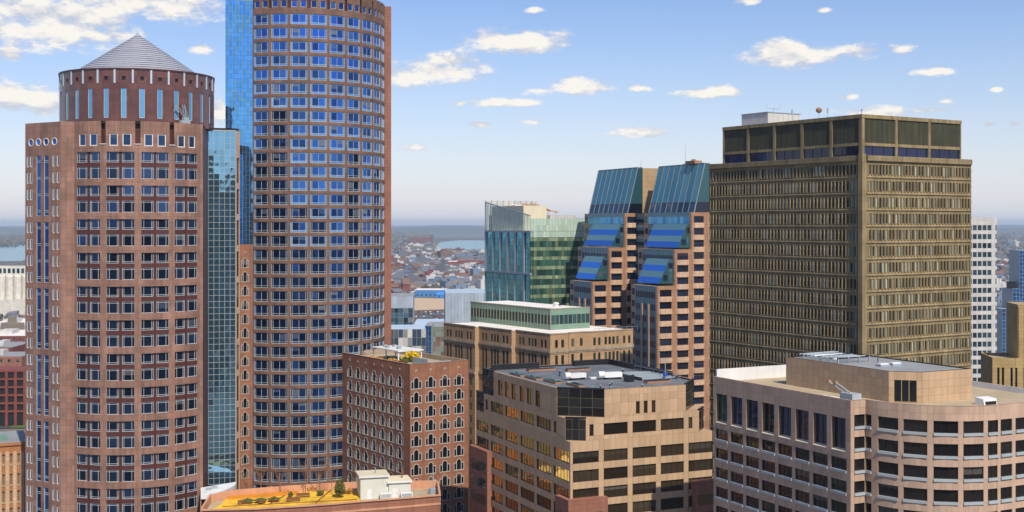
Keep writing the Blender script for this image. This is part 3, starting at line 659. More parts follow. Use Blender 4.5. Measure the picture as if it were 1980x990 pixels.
    # roof crane standing on the tower roof
    cr = thing('roof_crane', 'small grey window-cleaning crane on the cone tower roof beside the drum', 'crane', tuple(WM[root.name] @ Vector((10.95, -16.35, TOP - 0.45))), th + R_(33.8))
    m = MB(); m.box(-1.3, 1.3, -0.5, 0.5, 0, 1.2); m.box(-0.5, 0.9, -0.45, 0.45, 1.2, 2.0); m.build('base', ['steel'], cr)
    m = MB()
    for y in (-0.4, 0.4):
        m.bar((0.3, y, 1.8), (-2.4, y, 4.6), 0.12); m.bar((0.3, y, 1.2), (-0.4, y, 5.0), 0.10); m.bar((-2.4, y, 4.6), (-2.9, y, 3.2), 0.08); m.bar((1.0, y, 1.2), (-0.4, y, 5.0), 0.07)
    m.build('jib', ['steel'], cr)
    # glazed link with a pale curved roof at the foot of the bay
    iw = WM[root.name].inverted()
    def lp(px, py, z): p = gpz(px, py, z); v = iw @ Vector((p[0], p[1], z)); return (v.x, v.y)
    zc = 45.6; fp = [lp(p[0], p[1], zc) for p in ((388, 957.5), (400, 957), (412, 955), (424, 951.5), (436, 947), (446, 942.5), (455, 937.5))]
    bp = [lp(457, 931.5, zc), lp(388, 943, zc)]
    lk = MB(); lk.prism(fp + bp, zc - 1.0, zc); lk.build('canopy_roof', ['white'], root)
    for i in range(len(fp)-1):
        a, b = fp[i], fp[i+1]; g = MB(); g.wall(0.05, dist2(a, b) - 0.05, 38.0, zc - 1.0, (), 0, y=0.6); g.build('pane', ['g_dark'], root, face_m(a, b))
        g = MB(); g.box(-0.12, 0.12, 0.35, 0.75, 38.0, zc - 1.0); g.build('mullion', ['sand'], root, face_m(a, b))
    for (px, py) in ((404, 947.5), (415, 944.5)):
        x, y = lp(px, py, zc); sk = MB(); sk.prism([(x-0.7,y-0.5),(x+0.7,y-0.5),(x+0.7,y+0.5),(x-0.7,y+0.5)], zc, zc+0.5); sk.build('skylight', ['steel'], root)
def gpz(px, py, z): d = (HC - z) * FPX / (py - HY); return ((px - CX)/FPX*d, d)
cone_tower()

# ------------------------------------------------------------------ arched windows (brown blocks)
def arch_outline(w, h, ca, zs, off, n=10):
    r = ca - off
    p = [(-w/2 + off, off), (w/2 - off, off), (w/2 - off, h - off), (ca - off, h - off)]
    p += [(r * math.cos(math.pi*i/n), zs + r * math.sin(math.pi*i/n)) for i in range(n + 1)]
    p += [(-ca + off, h - off), (-w/2 + off, h - off)]
    return p
def arch_window(w, h=2.15, ca=0.85, zs=2.35, fr=0.16):
    o, q = arch_outline(w, h, ca, zs, 0), arch_outline(w, h, ca, zs, fr); m = MB(); n = len(o); y0 = -0.13
    for i in range(n):
        j = (i+1) % n
        m.face([(o[i][0],y0,o[i][1]),(o[j][0],y0,o[j][1]),(q[j][0],y0,q[j][1]),(q[i][0],y0,q[i][1])])
        m.face([(q[i][0],y0,q[i][1]),(q[j][0],y0,q[j][1]),(q[j][0],0.02,q[j][1]),(q[i][0],0.02,q[i][1])])
        m.face([(o[j][0],y0,o[j][1]),(o[i][0],y0,o[i][1]),(o[i][0],0.02,o[i][1]),(o[j][0],0.02,o[j][1])])
    for sg in (-1, 1): m.box(sg*(ca - fr/2) - 0.08, sg*(ca - fr/2) + 0.08, -0.1, 0.02, fr, h)
    g = MB(); g.face([(p[0], 0, p[1]) for p in o])
    return m.data('arched_window', ['trim']), g.data('pane', ['g_dark'])
def arch_cells(mb, xs, hw, z0s, w, L, ztop, zbot, h=2.15, ca=0.85, zs=2.35, pitch=4.05):
    """wall with arched openings: one cell per window"""
    edges = [0] + [(xs[i] + xs[i+1]) / 2 for i in range(len(xs)-1)] + [L]
    o = arch_outline(w, h, ca, zs, 0)
    for zb in z0s:
        for i, xc in enumerate(xs):
            outer = [Vector((edges[i], zb - 0.4, 0)), Vector((edges[i+1], zb - 0.4, 0)), Vector((edges[i+1], zb - 0.4 + pitch, 0)), Vector((edges[i], zb - 0.4 + pitch, 0))]
            hole = [Vector((xc + p[0], zb + p[1], 0)) for p in o]; P = outer + hole
            for tri in tessellate_polygon([outer, hole]):
                pts = [P[k] for k in tri]
                if (pts[1]-pts[0]).cross(pts[2]-pts[0]).z < 0: pts.reverse()
                mb.face([(p.x, 0, p.y) for p in pts])
            for j in range(len(hole)):
                a, b = hole[j], hole[(j+1) % len(hole)]; mb.face([(a.x,0,a.y),(a.x,0.12,a.y),(b.x,0.12,b.y),(b.x,0,b.y)])
    zt = max(z0s) - 0.4 + pitch; zl = min(z0s) - 0.4
    mb.wall(0, L, zt, ztop); mb.wall(0, L, zbot, zl)
def star_mesh():
    m = MB(); n = 16
    for i in range(n):
        r0 = 0.62 if i % 2 == 0 else 0.30; r1 = 0.62 if i % 2 else 0.30; a, b = 2*math.pi*i/n, 2*math.pi*(i+1)/n
        m.face([(0,-0.16,0), (r1*math.cos(b), -0.02, r1*math.sin(b)), (r0*math.cos(a), -0.02, r0*math.sin(a))][::-1])
    return m.data('star_ornament', ['sandc'])

# ------------------------------------------------------------------ tall round tower
def tall_tower():
    d = 390.0; C = ((585.0 - CX) / FPX * d, d); th = -math.atan2(C[0], C[1])
    root = thing('office_tower', 'tall round rose granite tower with blue window bays and a mirror glass slab', 'tower', (C[0], C[1], 0), th)
    R = 25.2; n = 28; BAY = 2*math.pi*R/n; TOP = 177.7; F0 = R_(4.1)*R
    holes = []; wins = []; sq = []; nf = 36; zt0 = 170.9
    def bm(x, y, z): return Matrix.Rotation(x / R, 4, 'Z') @ T(0, -(R - y), z)
    b0, b1 = -3, 7
    for b in range(b0, b1):
        xc = F0 + BAY * (b + 0.5)
        for k in range(nf):
            z1 = zt0 - 4.0 * k; holes.append((xc - 2.42, xc + 2.42, z1 - 3.05, z1)); wins.append(bm(xc, 0.34, z1 - 3.05))
        for sg in (-1, 1): holes.append((xc + sg*1.3 - 0.85, xc + sg*1.3 + 0.85, 172.8, 174.8)); sq.append(bm(xc + sg*1.3, 0.3, 172.8))
    for b in range(b0, b1 + 1):
        xp = F0 + BAY * b; holes.append((max(xp - 0.45, F0+BAY*b0), min(xp + 0.45, F0+BAY*b1), 172.6, TOP))
    w = MB(); w.bend = R; w.wall(F0 + BAY*b0, F0 + BAY*b1, 0, TOP, holes, 0.42, xstep=1.2); w.build('wall', ['pink2'], root)
    rb = MB(); rb.bend = R; rb.wall(F0 + BAY*b0, F0 + BAY*b1, 172.3, TOP - 0.05, (), 0, xstep=1.3, y=0.9); rb.build('recessed_wall', ['red'], root)
    f, g = window(4.84, 3.05, (0.11, 0.5, 0.89), (0.20,), 0.10, 0.08, 0.12, 'trimc', 'g_t2')
    g = MB(); w_, h_ = 4.80, 3.01; xa, xb, za = w_*0.11, w_*0.89, h_*0.20      # pale margin lights round two dark sashes
    g.box(-w_/2, w_/2, 0.0, 0.05, 0.02, h_, 1); g.box(-w_/2+xa, -0.02, -0.015, 0.03, za, h_*0.93, 0); g.box(0.02, -w_/2+xb, -0.015, 0.03, za, h_*0.93, 0)
    g = g.data('pane', ['g_t2', 'g_t2m']); place(root, 'window', f, wins, ('pane', g), stuff='windows')
    f, g = window(1.7, 2.0, (), (), 0.14, 0.08, 0.12, 'frame', 'g_t2'); place(root, 'window', f, sq, ('pane', g))
    # the slab behind: a stone end on the right
    a1 = (F0 + BAY*b1) / R; S0 = (R*math.sin(a1) - 0.6, 1.0); S1 = (27.3, 1.0)
    plain_wall(root, S0, S1, 0, 178.2, 'base', 'end_wall'); plain_wall(root, S1, (27.3, 22), 0, 178.2, 'pink2', 'end_wall')
    # mirror glass slab on the left
    P0, P1 = (-22.0, -20.3), (-14.2, -20.3); zb, zt = 104.4, 175.4
    L = dist2(P0, P1); fm = face_m(P0, P1); nc = 8; pw = L/nc; ph = 4.0/3; nr = int((zt - zb)/ph)
    pn = MB(False)
    for i in range(nc):
        for j in range(nr):
            a = MB(); a.box(i*pw+0.03, (i+1)*pw-0.03, 0, 0.06, zb+j*ph+0.03, zb+(j+1)*ph-0.03); b = len(pn.v); pn.v += a.v; pn.f += [[q+b for q in ff] for ff in a.f]; pn.m += a.m; pn.uv += a.uv
    o = pn.build('panes', ['g_slab'], root, fm); o['kind'] = 'stuff'
    bk = MB(); bk.box(0, L, 0.045, 0.3, zb, zb+nr*ph); bk.build('mullion_grid', ['frame'], root, fm)
    cp = MB(); cp.box(-0.05, L+0.05, -0.1, 8, zb+nr*ph, zb+nr*ph+0.35); cp.build('coping', ['steel'], root, fm)
    sd = MB(); sd.box(-0.02, L, 0.31, 26, zb, zb+nr*ph - 0.02); sd.build('slab_core', ['g_slab'], root, fm)
    # brown base wing with arched windows below the slab
    Q = Vector((-14.35, -20.75)); dr = Matrix.Rotation(R_(35) - th, 2) @ Vector((1, 0)); Q0 = Q - dr * 8.6
    A, B = tuple(Q0), tuple(Q); L = 8.6; fm = face_m(A, B); w = MB(); zs = [97.6 - 4.05*k for k in range(16)]
    xs = [2.95, 6.35]; arch_cells(w, xs, 1.1, zs, 2.35, L, zb, 0, ca=0.66); w.build('wall', ['brown'], root, fm)
    f, g = arch_window(2.35, ca=0.66, fr=0.13); place(root, 'arched_window', f, [fm @ T(x, 0.09, z) for x in xs for z in zs], ('pane', g))
    place(root, 'star_ornament', star_mesh(), [fm @ T(x, 0, 102.0) for x in xs])
    flat_roof(root, [A, B, (-14.2, -12), (-22, -12)], zb - 0.02, 'black', 'ledge')
    plain_wall(root, (A[0]-4, A[1]+14), A, 0, zb, 'brown')
    poly = [(R*math.sin((F0+BAY*b0)/R + (BAY*(b1-b0)/R)*i/20), -R*math.cos((F0+BAY*b0)/R + (BAY*(b1-b0)/R)*i/20)) for i in range(21)] + [(27.3, 1.0), (27.3, 22), (-22, 22), (-22, -12)]
    flat_roof(root, poly, TOP - 0.8, 'roofgry')
tall_tower()

# ------------------------------------------------------------------ brown block with arched windows and a roof garden
def arched_block():
    al = R_(35); dr = Vector((math.cos(al), math.sin(al))); dl = Vector((-math.sin(al), math.cos(al)))
    SCL = 0.952; D = 355.0*SCL; O = Vector(((793 - CX)/FPX*D, D))
    root = thing('arched_block', 'red-brown block with rows of white-framed arched windows and a roof garden', 'building', (O.x, O.y, 0), al)
    LR = hit(O, dr, 906); LL = hit(O, dl, 655); zt = 72.8
    xr = [hit(O, dr, p) for p in (804.9, 832.7, 860.2, 887.3)]; yl = [hit(O, dl, p) for p in (676.9, 691.9, 707.2, 723.3, 739.5, 756.0, 772.9)]
    z0s = [66.05 - 3.86*k for k in range(11)]
    # right face
    pr = (xr[-1]-xr[0])/3; wr = 0.74*pr; fm = face_m((0,0), (LR,0)); w = MB(); arch_cells(w, xr, 0, z0s, wr, LR, zt, 0, pitch=3.86); w.build('wall', ['brown'], root, fm)
    f, g = arch_window(wr); place(root, 'arched_window', f, [fm @ T(x, 0.09, z) for x in xr for z in z0s], ('pane', g))
    sm = star_mesh(); place(root, 'star_ornament', sm, [fm @ T(x, 0, 70.95) for x in xr])
    # left face
    pl = (yl[0]-yl[-1])/6; wl = 0.76*pl; fm = face_m((0,LL), (0,0)); w = MB(); xs = sorted(LL - y for y in yl); arch_cells(w, xs, 0, z0s, wl, LL, zt, 0, ca=1.0, pitch=3.86); w.build('wall', ['brown'], root, fm)
    f, g = arch_window(wl, ca=1.0); place(root, 'arched_window', f, [fm @ T(x, 0.09, z) for x in xs for z in z0s], ('pane', g))
    place(root, 'star_ornament', sm, [fm @ T(x, 0, 70.95) for x in xs])
    plain_wall(root, (LR,0), (LR,LL), 0, zt, 'brown')
    poly = [(0,0),(LR,0),(LR,LL),(0,LL)]
    flat_roof(root, poly, zt-1.3, 'rooftan'); parapet(root, [(-0.08,-0.08),(LR+0.08,-0.08),(LR+0.08,LL),(-0.08,LL)], zt+0.05, 1.3, 0.45, 'brown_edge', inner='sandc')
    W = WM[root.name]; zr = zt - 1.3
    def at(x, y, z=0): return tuple(W @ Vector((x, y, zr + z)))
    pg = thing('pergola', 'white flat-roofed pergola on the red-brown block roof garden', 'pergola', at(0, 0), al)
    m = MB(); m.box(5.2, 13.5, 15.5, 31, 3.0, 3.35); m.build('roof', ['white'], pg)
    for (x, y) in ((5.6, 16), (13.0, 16), (5.6, 23), (13.0, 23), (5.6, 30.5), (13, 30.5)):
        m = MB(); m.box(x-0.16, x+0.16, y-0.16, y+0.16, 0, 3.0); m.build('post', ['white'], pg)
    for (x, y) in ((8, 20), (10, 23), (7.2, 25), (10.6, 27), (8.4, 28.5)):
        m = MB(); m.prism([(x-0.5,y-0.5),(x+0.5,y-0.5),(x+0.5,y+0.5),(x-0.5,y+0.5)], 3.35, 3.9); m.build('roof_vent', ['steel'], pg)
    bt = thing('roof_screen', 'pale grey low screen wall on the red-brown block roof', 'screen', at(0, 0), al)
    m = MB(); m.box(7.5, 7.8, 3.4, 11.5, 0, 1.9); m.build('panel', ['steel'], bt); m = MB(); m.box(7.8, 15, 3.4, 3.7, 0, 1.2); m.build('panel', ['steel'], bt)
    foliage('forsythia_bush', 'bright yellow flowering bush in the roof garden', 'bush', at(9.5, 15.5), (3.2, 3.0, 3.1), 1300, 'yleaf', 0.34)
    for k, (x, y, s) in enumerate(((6.4, 13.4, 1.4), (4.2, 18.6, 1.5))):
        foliage('green_shrub', ('round dark green shrub beside the yellow bush in the roof garden', 'round dark green shrub next to the white pergola')[k], 'bush', at(x, y), (s, s, s*1.25), 420, 'leaf', 0.26, group='roof garden shrubs')
    for k, (x, y, s) in enumerate(((2.6, 10.5, 1.6), (3.2, 14.5, 1.9), (2.2, 21.0, 1.7), (2.2, 26.0, 1.7))):
        foliage('dry_grass_clump', ('dry golden grass clump nearest the roof corner of the red-brown block', 'dry golden grass clump before the dark shrubs in the roof garden', 'dry golden grass clump under the pergola edge', 'dry golden grass clump farthest back along the roof garden parapet')[k], 'grass clump', at(x, y), (s, s*1.4, 1.5), 420, 'straw', 0.26, group='roof garden grasses')
def foliage(name, label, cat, loc, rad, n, mat, leaf, group=None, stems=6, stem_mat='twig'):
    """stems and many leaf faces spread through the crown"""
    t = thing(name, label, cat, loc, random.random()*6, group); rx, ry, h = rad
    s = MB()
    for k in range(stems):
        a = 2*math.pi*k/stems + random.random(); s.bar((0.1*math.cos(a), 0.1*math.sin(a), -0.02), (rx*0.55*math.cos(a), ry*0.55*math.sin(a), h*0.7), 0.05, 4, 0, 0.02)
    s.build('stem', [stem_mat], t)
    c = MB(False); lobes = [(random.uniform(-.5,.5)*rx, random.uniform(-.5,.5)*ry, random.uniform(.35,.75)*h, random.uniform(.35,.6)) for _ in range(7)]
    for _ in range(n):
        lx, ly, lz, lr = random.choice(lobes)
        v = Vector((random.gauss(0,1), random.gauss(0,1), random.gauss(0,1))).normalized() * (random.random()**0.4)
        p = Vector((lx + v.x*lr*rx, ly + v.y*lr*ry, max(0.05, lz + v.z*lr*h*0.6)))
        u = Vector((random.gauss(0,1), random.gauss(0,1), random.gauss(0,1))).normalized(); q = u.orthogonal().normalized(); k = leaf*random.uniform(.6,1.3)
        c.face([p-u*k, p+q*k*0.5, p+u*k, p-q*k*0.5])
    o = c.build('leaves', [mat], t); o['kind'] = 'stuff'
    return t
arched_block()
# ------------------------------------------------------------------ grey-brown concrete tower
def concrete_tower():
    al = R_(32.3); dr = Vector((math.cos(al), math.sin(al))); dl = Vector((-math.sin(al), math.cos(al)))
    D = 300.0; O = Vector(((1667 - CX)/FPX*D, D)); root = thing('concrete_tower', 'square olive-grey concrete tower with narrow window slots and a louvred top', 'tower', (O.x, O.y, 0), al)
    LR = hit(O, dr, 1878); LL = hit(O, dl, 1372); zt = 126.5; FL = 3.9; P = 1.16
    g_f, g_g = window(0.70, 2.35, (), (), 0.04, 0.03, 0.05, 'louvre', 'g_grey'); gw_f, gw_g = window(1.15, 2.5, (0.5,), (), 0.05, 0.05, 0.06, 'black', 'g_w')
    slots = []; wide = []; ch = 3.0
    for side in (0, 1):
        L = (LR if side == 0 else LL); A, B = ((0,0),(LR,0)) if side == 0 else ((0,LL),(0,0))
        fm = face_m(A, B); holes = []; fins = MB(False); led = MB()
        n = int((L - 1.4) / P); wk = 3
        for k in range(22):
            z1 = zt - 2.1 - FL*k; z0 = z1 - 2.35
            for i in range(n):
                xc = 0.5 + P*(i+0.5) if side == 1 else L - 0.5 - P*(i+0.5)
                if i == (n - 1 - wk): 
                    holes.append((xc-0.62, xc+0.62, z0-0.15, z1)); wide.append(fm @ T(xc, 0.12, z0-0.15)); continue
                holes.append((xc-0.35, xc+0.35, z0, z1)); slots.append(fm @ T(xc, 0.14, z0))
            for i in range(n+1):
                xc = (0.5 + P*i) if side == 1 else L - 0.5 - P*i
                a = MB(); a.face([(xc-0.09,-0.24,z0-0.1),(xc+0.09,-0.24,z0-0.1),(xc+0.09,-0.24,z1),(xc-0.09,-0.24,z1)])
                a.face([(xc-0.20,0.01,z0-0.35),(xc-0.09,-0.24,z0-0.1),(xc-0.09,-0.24,z1),(xc-0.20,0.01,z1+0.2)]); a.face([(xc+0.09,-0.24,z0-0.1),(xc+0.20,0.01,z0-0.35),(xc+0.20,0.01,z1+0.2),(xc+0.09,-0.24,z1)])
                a.face([(xc-0.09,-0.24,z1),(xc+0.09,-0.24,z1),(xc+0.20,0.01,z1+0.2),(xc-0.20,0.01,z1+0.2)]); a.face([(xc-0.20,0.01,z0-0.35),(xc+0.20,0.01,z0-0.35),(xc+0.09,-0.24,z0-0.1),(xc-0.09,-0.24,z0-0.1)])
                b = len(fins.v); fins.v += a.v; fins.f += [[q+b for q in f] for f in a.f]; fins.m += a.m; fins.uv += a.uv
        w = MB(); w.wall(0, L, 0, zt, holes, 0.2); w.build('wall', ['concrete'], root, fm)
        o = fins.build('fins', ['concrete'], root, fm); o['kind'] = 'stuff'
        for k in range(23):
            z = zt - 0.2 - FL*k if k else zt - 0.75
            lo = 0.2 if side == 1 else 1.3; hi = L - 1.3 if side == 1 else L - 0.2
            m = MB(); z1 = zt - 2.1 - FL*k + 1.15
            if k == 0: m.face([(lo,-0.5,zt-1.2),(hi,-0.5,zt-1.2),(hi,-0.5,zt+0.05),(lo,-0.5,zt+0.05)]); m.face([(lo,0.01,zt-1.5),(hi,0.01,zt-1.5),(hi,-0.5,zt-1.2),(lo,-0.5,zt-1.2)]); m.face([(lo,-0.5,zt+0.05),(hi,-0.5,zt+0.05),(hi,0.3,zt+0.05),(lo,0.3,zt+0.05)])
            else:
                m.face([(lo,-0.22,z1-0.36),(hi,-0.22,z1-0.36),(hi,-0.22,z1-0.14),(lo,-0.22,z1-0.14)]); m.face([(lo,-0.22,z1-0.14),(hi,-0.22,z1-0.14),(hi,0.01,z1+0.05),(lo,0.01,z1+0.05)]); m.face([(lo,0.01,z1-0.62),(hi,0.01,z1-0.62),(hi,-0.22,z1-0.36),(lo,-0.22,z1-0.36)])
            for x in (lo, hi):
                pass
            m.build('ledge', ['concrete_l'], root, fm)
    place(root, 'window', g_f, slots, ('pane', g_g), stuff='windows'); place(root, 'wide_window', gw_f, wide, ('pane', gw_g))
    c = MB(); c.box(-0.75, 0.6, -0.75, 0.6, 0, zt + 0.4); c.build('corner_shaft', ['concrete'], root)
    plain_wall(root, (LR,0), (LR,LL), 0, zt, 'concrete')
    e = MB()
    for k in range(22): e.box(LR-0.02, LR+0.5, 0.3, 6, zt-3.2-FL*k, zt-2.6-FL*k)
    e.build('ledges', ['concrete_l'], root)['kind'] = 'stuff'
    flat_roof(root, [(0,0),(LR,0),(LR,LL),(0,LL)], zt, 'roofgry')
    # crown
    i0 = 1.1; CR, CL = LR - 2.6, LL - 4.2; zc = 136.4; zb = zt - 0.1
    cm = MB(); poly = [(i0,i0),(CR,i0),(CR,CL),(i0,CL)]; cm.prism(ring(poly, 0.8), zb, zc-0.3, 0); cm.build('crown_core', ['g_black'], root)
    for side, nb in ((0, 3), (1, 5)):
        A, B = ((i0,i0),(CR,i0)) if side == 0 else ((i0,CL),(i0,i0)); L = dist2(A, B); fm = face_m(A, B); bw = L/nb
        for i in range(nb+1):
            pw = 0.85 if (side == 0 and i == 0) or (side == 1 and i == nb) else 0.42; x = i*bw
            m = MB(); m.box(max(0, x-pw), min(L, x+pw), -0.12 if 0 < i < nb else -0.1, 0.6, zb, zc-0.95); m.build('pier', ['concrete'], root, fm)
        m = MB(); m.box(-0.1, L+0.1, -0.16, 0.7, zc-0.9, zc); m.build('cornice', ['concrete'], root, fm)
        m = MB(); m.box(0, L, -0.05, 0.5, zb+2.55, zb+3.25); m.build('crown_beam', ['concrete'], root, fm)
        for i in range(nb):
            a, b = i*bw+0.42, (i+1)*bw-0.42
            m = MB(); m.box(a, b, 0.45, 0.5, zb+3.25, zc-0.9); ns = int((b-a)/0.42)
            for q in range(ns): x = a + (q+0.5)*(b-a)/ns; m.box(x-0.11, x+0.11, 0.1, 0.46, zb+3.25, zc-0.9)
            m.build('louvre', ['louvre'], root, fm)
            m = MB(); m.box(a, b, 0.3, 0.35, zb, zb+2.55); m.build('pane', ['g_navy'], root, fm)
            for q in (1, 2): m = MB(); x = a+(b-a)*q/3; m.box(x-0.06, x+0.06, 0.22, 0.34, zb, zb+2.55); m.build('mullion', ['black'], root, fm)
    flat_roof(root, poly, zc-0.02, 'roofgry', 'crown_roof')
    W = WM[root.name]
    def at(x, y, z): return tuple(W @ Vector((x, y, z)))
    pb = thing('plant_room', 'white box plant room on top of the concrete tower', 'plant room', at(0,0,0), al)
    yA = LL*0.93; m = MB(); m.box(6, 18, 38, 48, zc, zc+3.4); m.build('wall', ['trim'], pb)
    for q in range(7): m = MB(); m.box(6.0+q*1.9, 6.05+q*1.9, 37.96, 38.02, zc+0.2, zc+3.2); m.build('panel_joint', ['steel'], pb)
    m = MB(); m.box(5.85, 18.15, 37.85, 48.15, zc+3.4, zc+3.6); m.build('coping', ['steel'], pb)
    def mast(label, x, y, z, h, kind):
        t = thing('rooftop_antenna', label, 'antenna', at(x, y, z), al, 'antennas on the concrete tower')
        m = MB(); m.bar((0,0,-0.05), (0,0,h), 0.09, 5, 0, 0.05)
        if kind == 1:
            m.build('pole', ['steel'], t); m = MB(); m.bar((-2.2,0,h*0.8), (2.4,0,h*0.85), 0.05); m.bar((-2.2,0,h*0.8), (-2.5,0,h*1.5), 0.04); m.bar((2.4,0,h*0.85), (2.9,0,h*1.9), 0.04); m.build('whips', ['steel'], t)
        elif kind == 2:
            m.build('pole', ['steel'], t); m = MB(); m.lathe([(0.3,h-0.2),(0.75,h+0.2),(0.85,h+0.7),(0.4,h+1.2),(0,h+1.3)], 12); m.build('dish_housing', ['dtan2'], t)
        else:
            m.build('pole', ['steel'], t); m = MB(); m.box(-0.2,0.2,-0.1,0.1,h*0.55,h*0.85); m.build('panel', ['steel'], t)
    mast('antenna with two raised whips on the white plant room', 10, 40, zc+3.6, 1.4, 1); mast('round drum antenna on a pole right of the white plant room', 10.5, 24, zc, 2.6, 2)
    mast('thin pole antenna just right of the white plant room', 8, 31, zc, 4.2, 0); mast('pair panel antenna right of the drum antenna', 10, 20.5, zc, 3.8, 0); mast('short spike antenna at the concrete tower corner', 1.5, 1.5, zc, 1.4, 0)
concrete_tower()

# ------------------------------------------------------------------ tan building with black glass corners
def black_corner_building():
    al = R_(24.5); dr = Vector((math.cos(al), math.sin(al))); dl = Vector((-math.sin(al), math.cos(al)))
    D = 272.0; O = Vector(((1103 - CX)/FPX*D, D)); root = thing('tan_office_building', 'stepped tan stone office building with black glass corners and a black roof', 'building', (O.x, O.y, 0), al)
    LR, LL = 36.0, 52.0; zt = 74.2; acc = []; FL = 3.98
    zA, zB = 63.4, 68.2
    # storeys: bottom z of windows
    rows = [58.6 - FL*k for k in range(7)]; H = 2.5
    top_row = 58.6 + FL      # the row under the stepped corner
    wins = {}
    def addw(w, h, m): wins.setdefault((round(w,2), round(h,2), m[0][0] < 0.5), []).append(m)
    # right face, lower part
    fm = face_m((0,0), (LR,0)); holes = []; bw = LR/5
    for z in rows:
        for i in range(5):
            a, b = i*bw + (0.9 if i else 0.55), (i+1)*bw - (0.35 if i < 4 else 0.0); holes.append((a, b, z, z+H)); addw(b-a, H, fm @ T((a+b)/2, 0.28, z))
    w = MB(); w.wall(0, LR, 0, zA, holes, 0.34)
    w.build('wall', ['tan_b'], root, fm)
    xc = []; 
    for i in range(5): xc += [i*bw + (0.9 if i else 0.55), (i+1)*bw - (0.35 if i < 4 else 0.0)]; xc += [xc[-2] + (xc[-1]-xc[-2])*q/4 for q in (1,2,3)]
    zc = [v for z in rows for v in (z, z+H)]
    cladding(root, fm, solid_cells(LR, rows[-1], zA, holes, xc, zc), 0, 'tan', acc=acc)
    # left face, lower part
    fl = face_m((0,LL), (0,0)); holes = []; bl = LL/6
    for z in rows:
        for i in range(6):
            a, b = i*bl + 0.6, (i+1)*bl - 0.6; holes.append((a, b, z, z+H)); addw(b-a, H, fl @ T((a+b)/2, 0.28, z))
    w = MB(); w.wall(0, LL, 0, zA, holes, 0.34); w.build('wall', ['tan_b'], root, fl)
    xcl = []
    for i in range(6): a, b = i*bl+0.6, (i+1)*bl-0.6; xcl += [a + (b-a)*q/4 for q in range(5)]
    cladding(root, fl, solid_cells(LL, rows[-1], zA, holes, xcl, zc), 0, 'tan', acc=acc)
    # middle tier zA..zB with small chamfer, upper tier zB..zt with wide chamfer
    cA = (3.7, 2.4); cB = (8.25, 6.35); rA, rB = 32.5, 29.0; lA, lB = 47.0, 41.0
    fA = face_m((cA[0],0), (rA,0)); L = rA - cA[0]; z = top_row; holes = []
    for a, b in ((0.9, 1.9), (bw-cA[0]+0.9, 2*bw-cA[0]-0.35), (2*bw-cA[0]+0.9, 3*bw-cA[0]-0.35), (3*bw-cA[0]+0.9, 4*bw-cA[0]-0.35), (4*bw-cA[0]+0.9, 4*bw-cA[0]+1.9)):
        if b <= L-0.3: holes.append((a, b, zA+0.95, zA+3.45)); addw(b-a, 2.5, fA @ T((a+b)/2, 0.28, zA+0.95))
    w = MB(); w.wall(0, L, zA, zB, holes, 0.34); w.build('wall', ['tan_b'], root, fA)
    cladding(root, fA, solid_cells(L, zA, zB, holes, [h for q in holes for h in q[:2]] + [q[0]+(q[1]-q[0])*s/4 for q in holes if q[1]-q[0] > 2 for s in (1,2,3)], [zA+0.95, zA+3.45]), 0, 'tan', acc=acc)
    fAl = face_m((0,lA), (0,cA[1])); L = lA - cA[1]; holes = []
    for i in range(1, 5):
        a, b = i*bl + 0.6 - (LL-lA), (i+1)*bl - 0.6 - (LL-lA); holes.append((a, b, zA+0.95, zA+3.45)); addw(b-a, 2.5, fAl @ T((a+b)/2, 0.28, zA+0.95))
    a = 5*bl + 0.6 - (LL-lA); holes.append((a, a+1.6, zA+0.95, zA+3.45)); addw(1.6, 2.5, fAl @ T(a+0.8, 0.28, zA+0.95)); holes.append((1.0, 2.4, zA+0.95, zA+3.45)); addw(1.4, 2.5, fAl @ T(1.7, 0.28, zA+0.95))
    w = MB(); w.wall(0, L, zA, zB, holes, 0.34); w.build('wall', ['tan_b'], root, fAl)
    cladding(root, fAl, solid_cells(L, zA, zB, holes, [h for q in holes for h in q[:2]] + [q[0]+(q[1]-q[0])*s/4 for q in holes if q[1]-q[0] > 2 for s in (1,2,3)], [zA+0.95, zA+3.45]), 0, 'tan', acc=acc)
    fB = face_m((cB[0],0), (rB,0)); L = rB - cB[0]; holes = [(7.9+2.0*k, 8.85+2.0*k, zB+0.9-0.6, zB+3.4-0.4) for k in range(3)]
    for h in holes: addw(h[1]-h[0], h[3]-h[2], fB @ T((h[0]+h[1])/2, 0.28, h[2]))
    w = MB(); w.wall(0, L, zB, zt, holes, 0.34); w.build('wall', ['tan_b'], root, fB)
    cladding(root, fB, solid_cells(L, zB, zt, holes, [h for q in holes for h in q[:2]] + [2.0*k for k in range(4)] + [14.2+2.2*k for k in range(4)], [zB+0.3, zB+3.0, zB+4.6]), 0, 'tan', acc=acc)
    fBl = face_m((0,lB), (0,cB[1])); L = lB - cB[1]; xs = [2.6, 6.6, 10.4, 15.0, 19.0, 23.6]; holes = [(x, x+2.6, zB-0.0+0.7, zB+4.3) for x in xs]
    for h in holes: addw(h[1]-h[0], h[3]-h[2], fBl @ T((h[0]+h[1])/2, 0.28, h[2]))
    w = MB(); w.wall(0, L, zB, zt, holes, 0.34); w.build('wall', ['tan_b'], root, fBl)
    cladding(root, fBl, solid_cells(L, zB, zt, holes, [h for q in holes for h in q[:2]] + [28.6, 31.2], [zB+0.7, zB+4.3]), 0, 'tan', acc=acc)
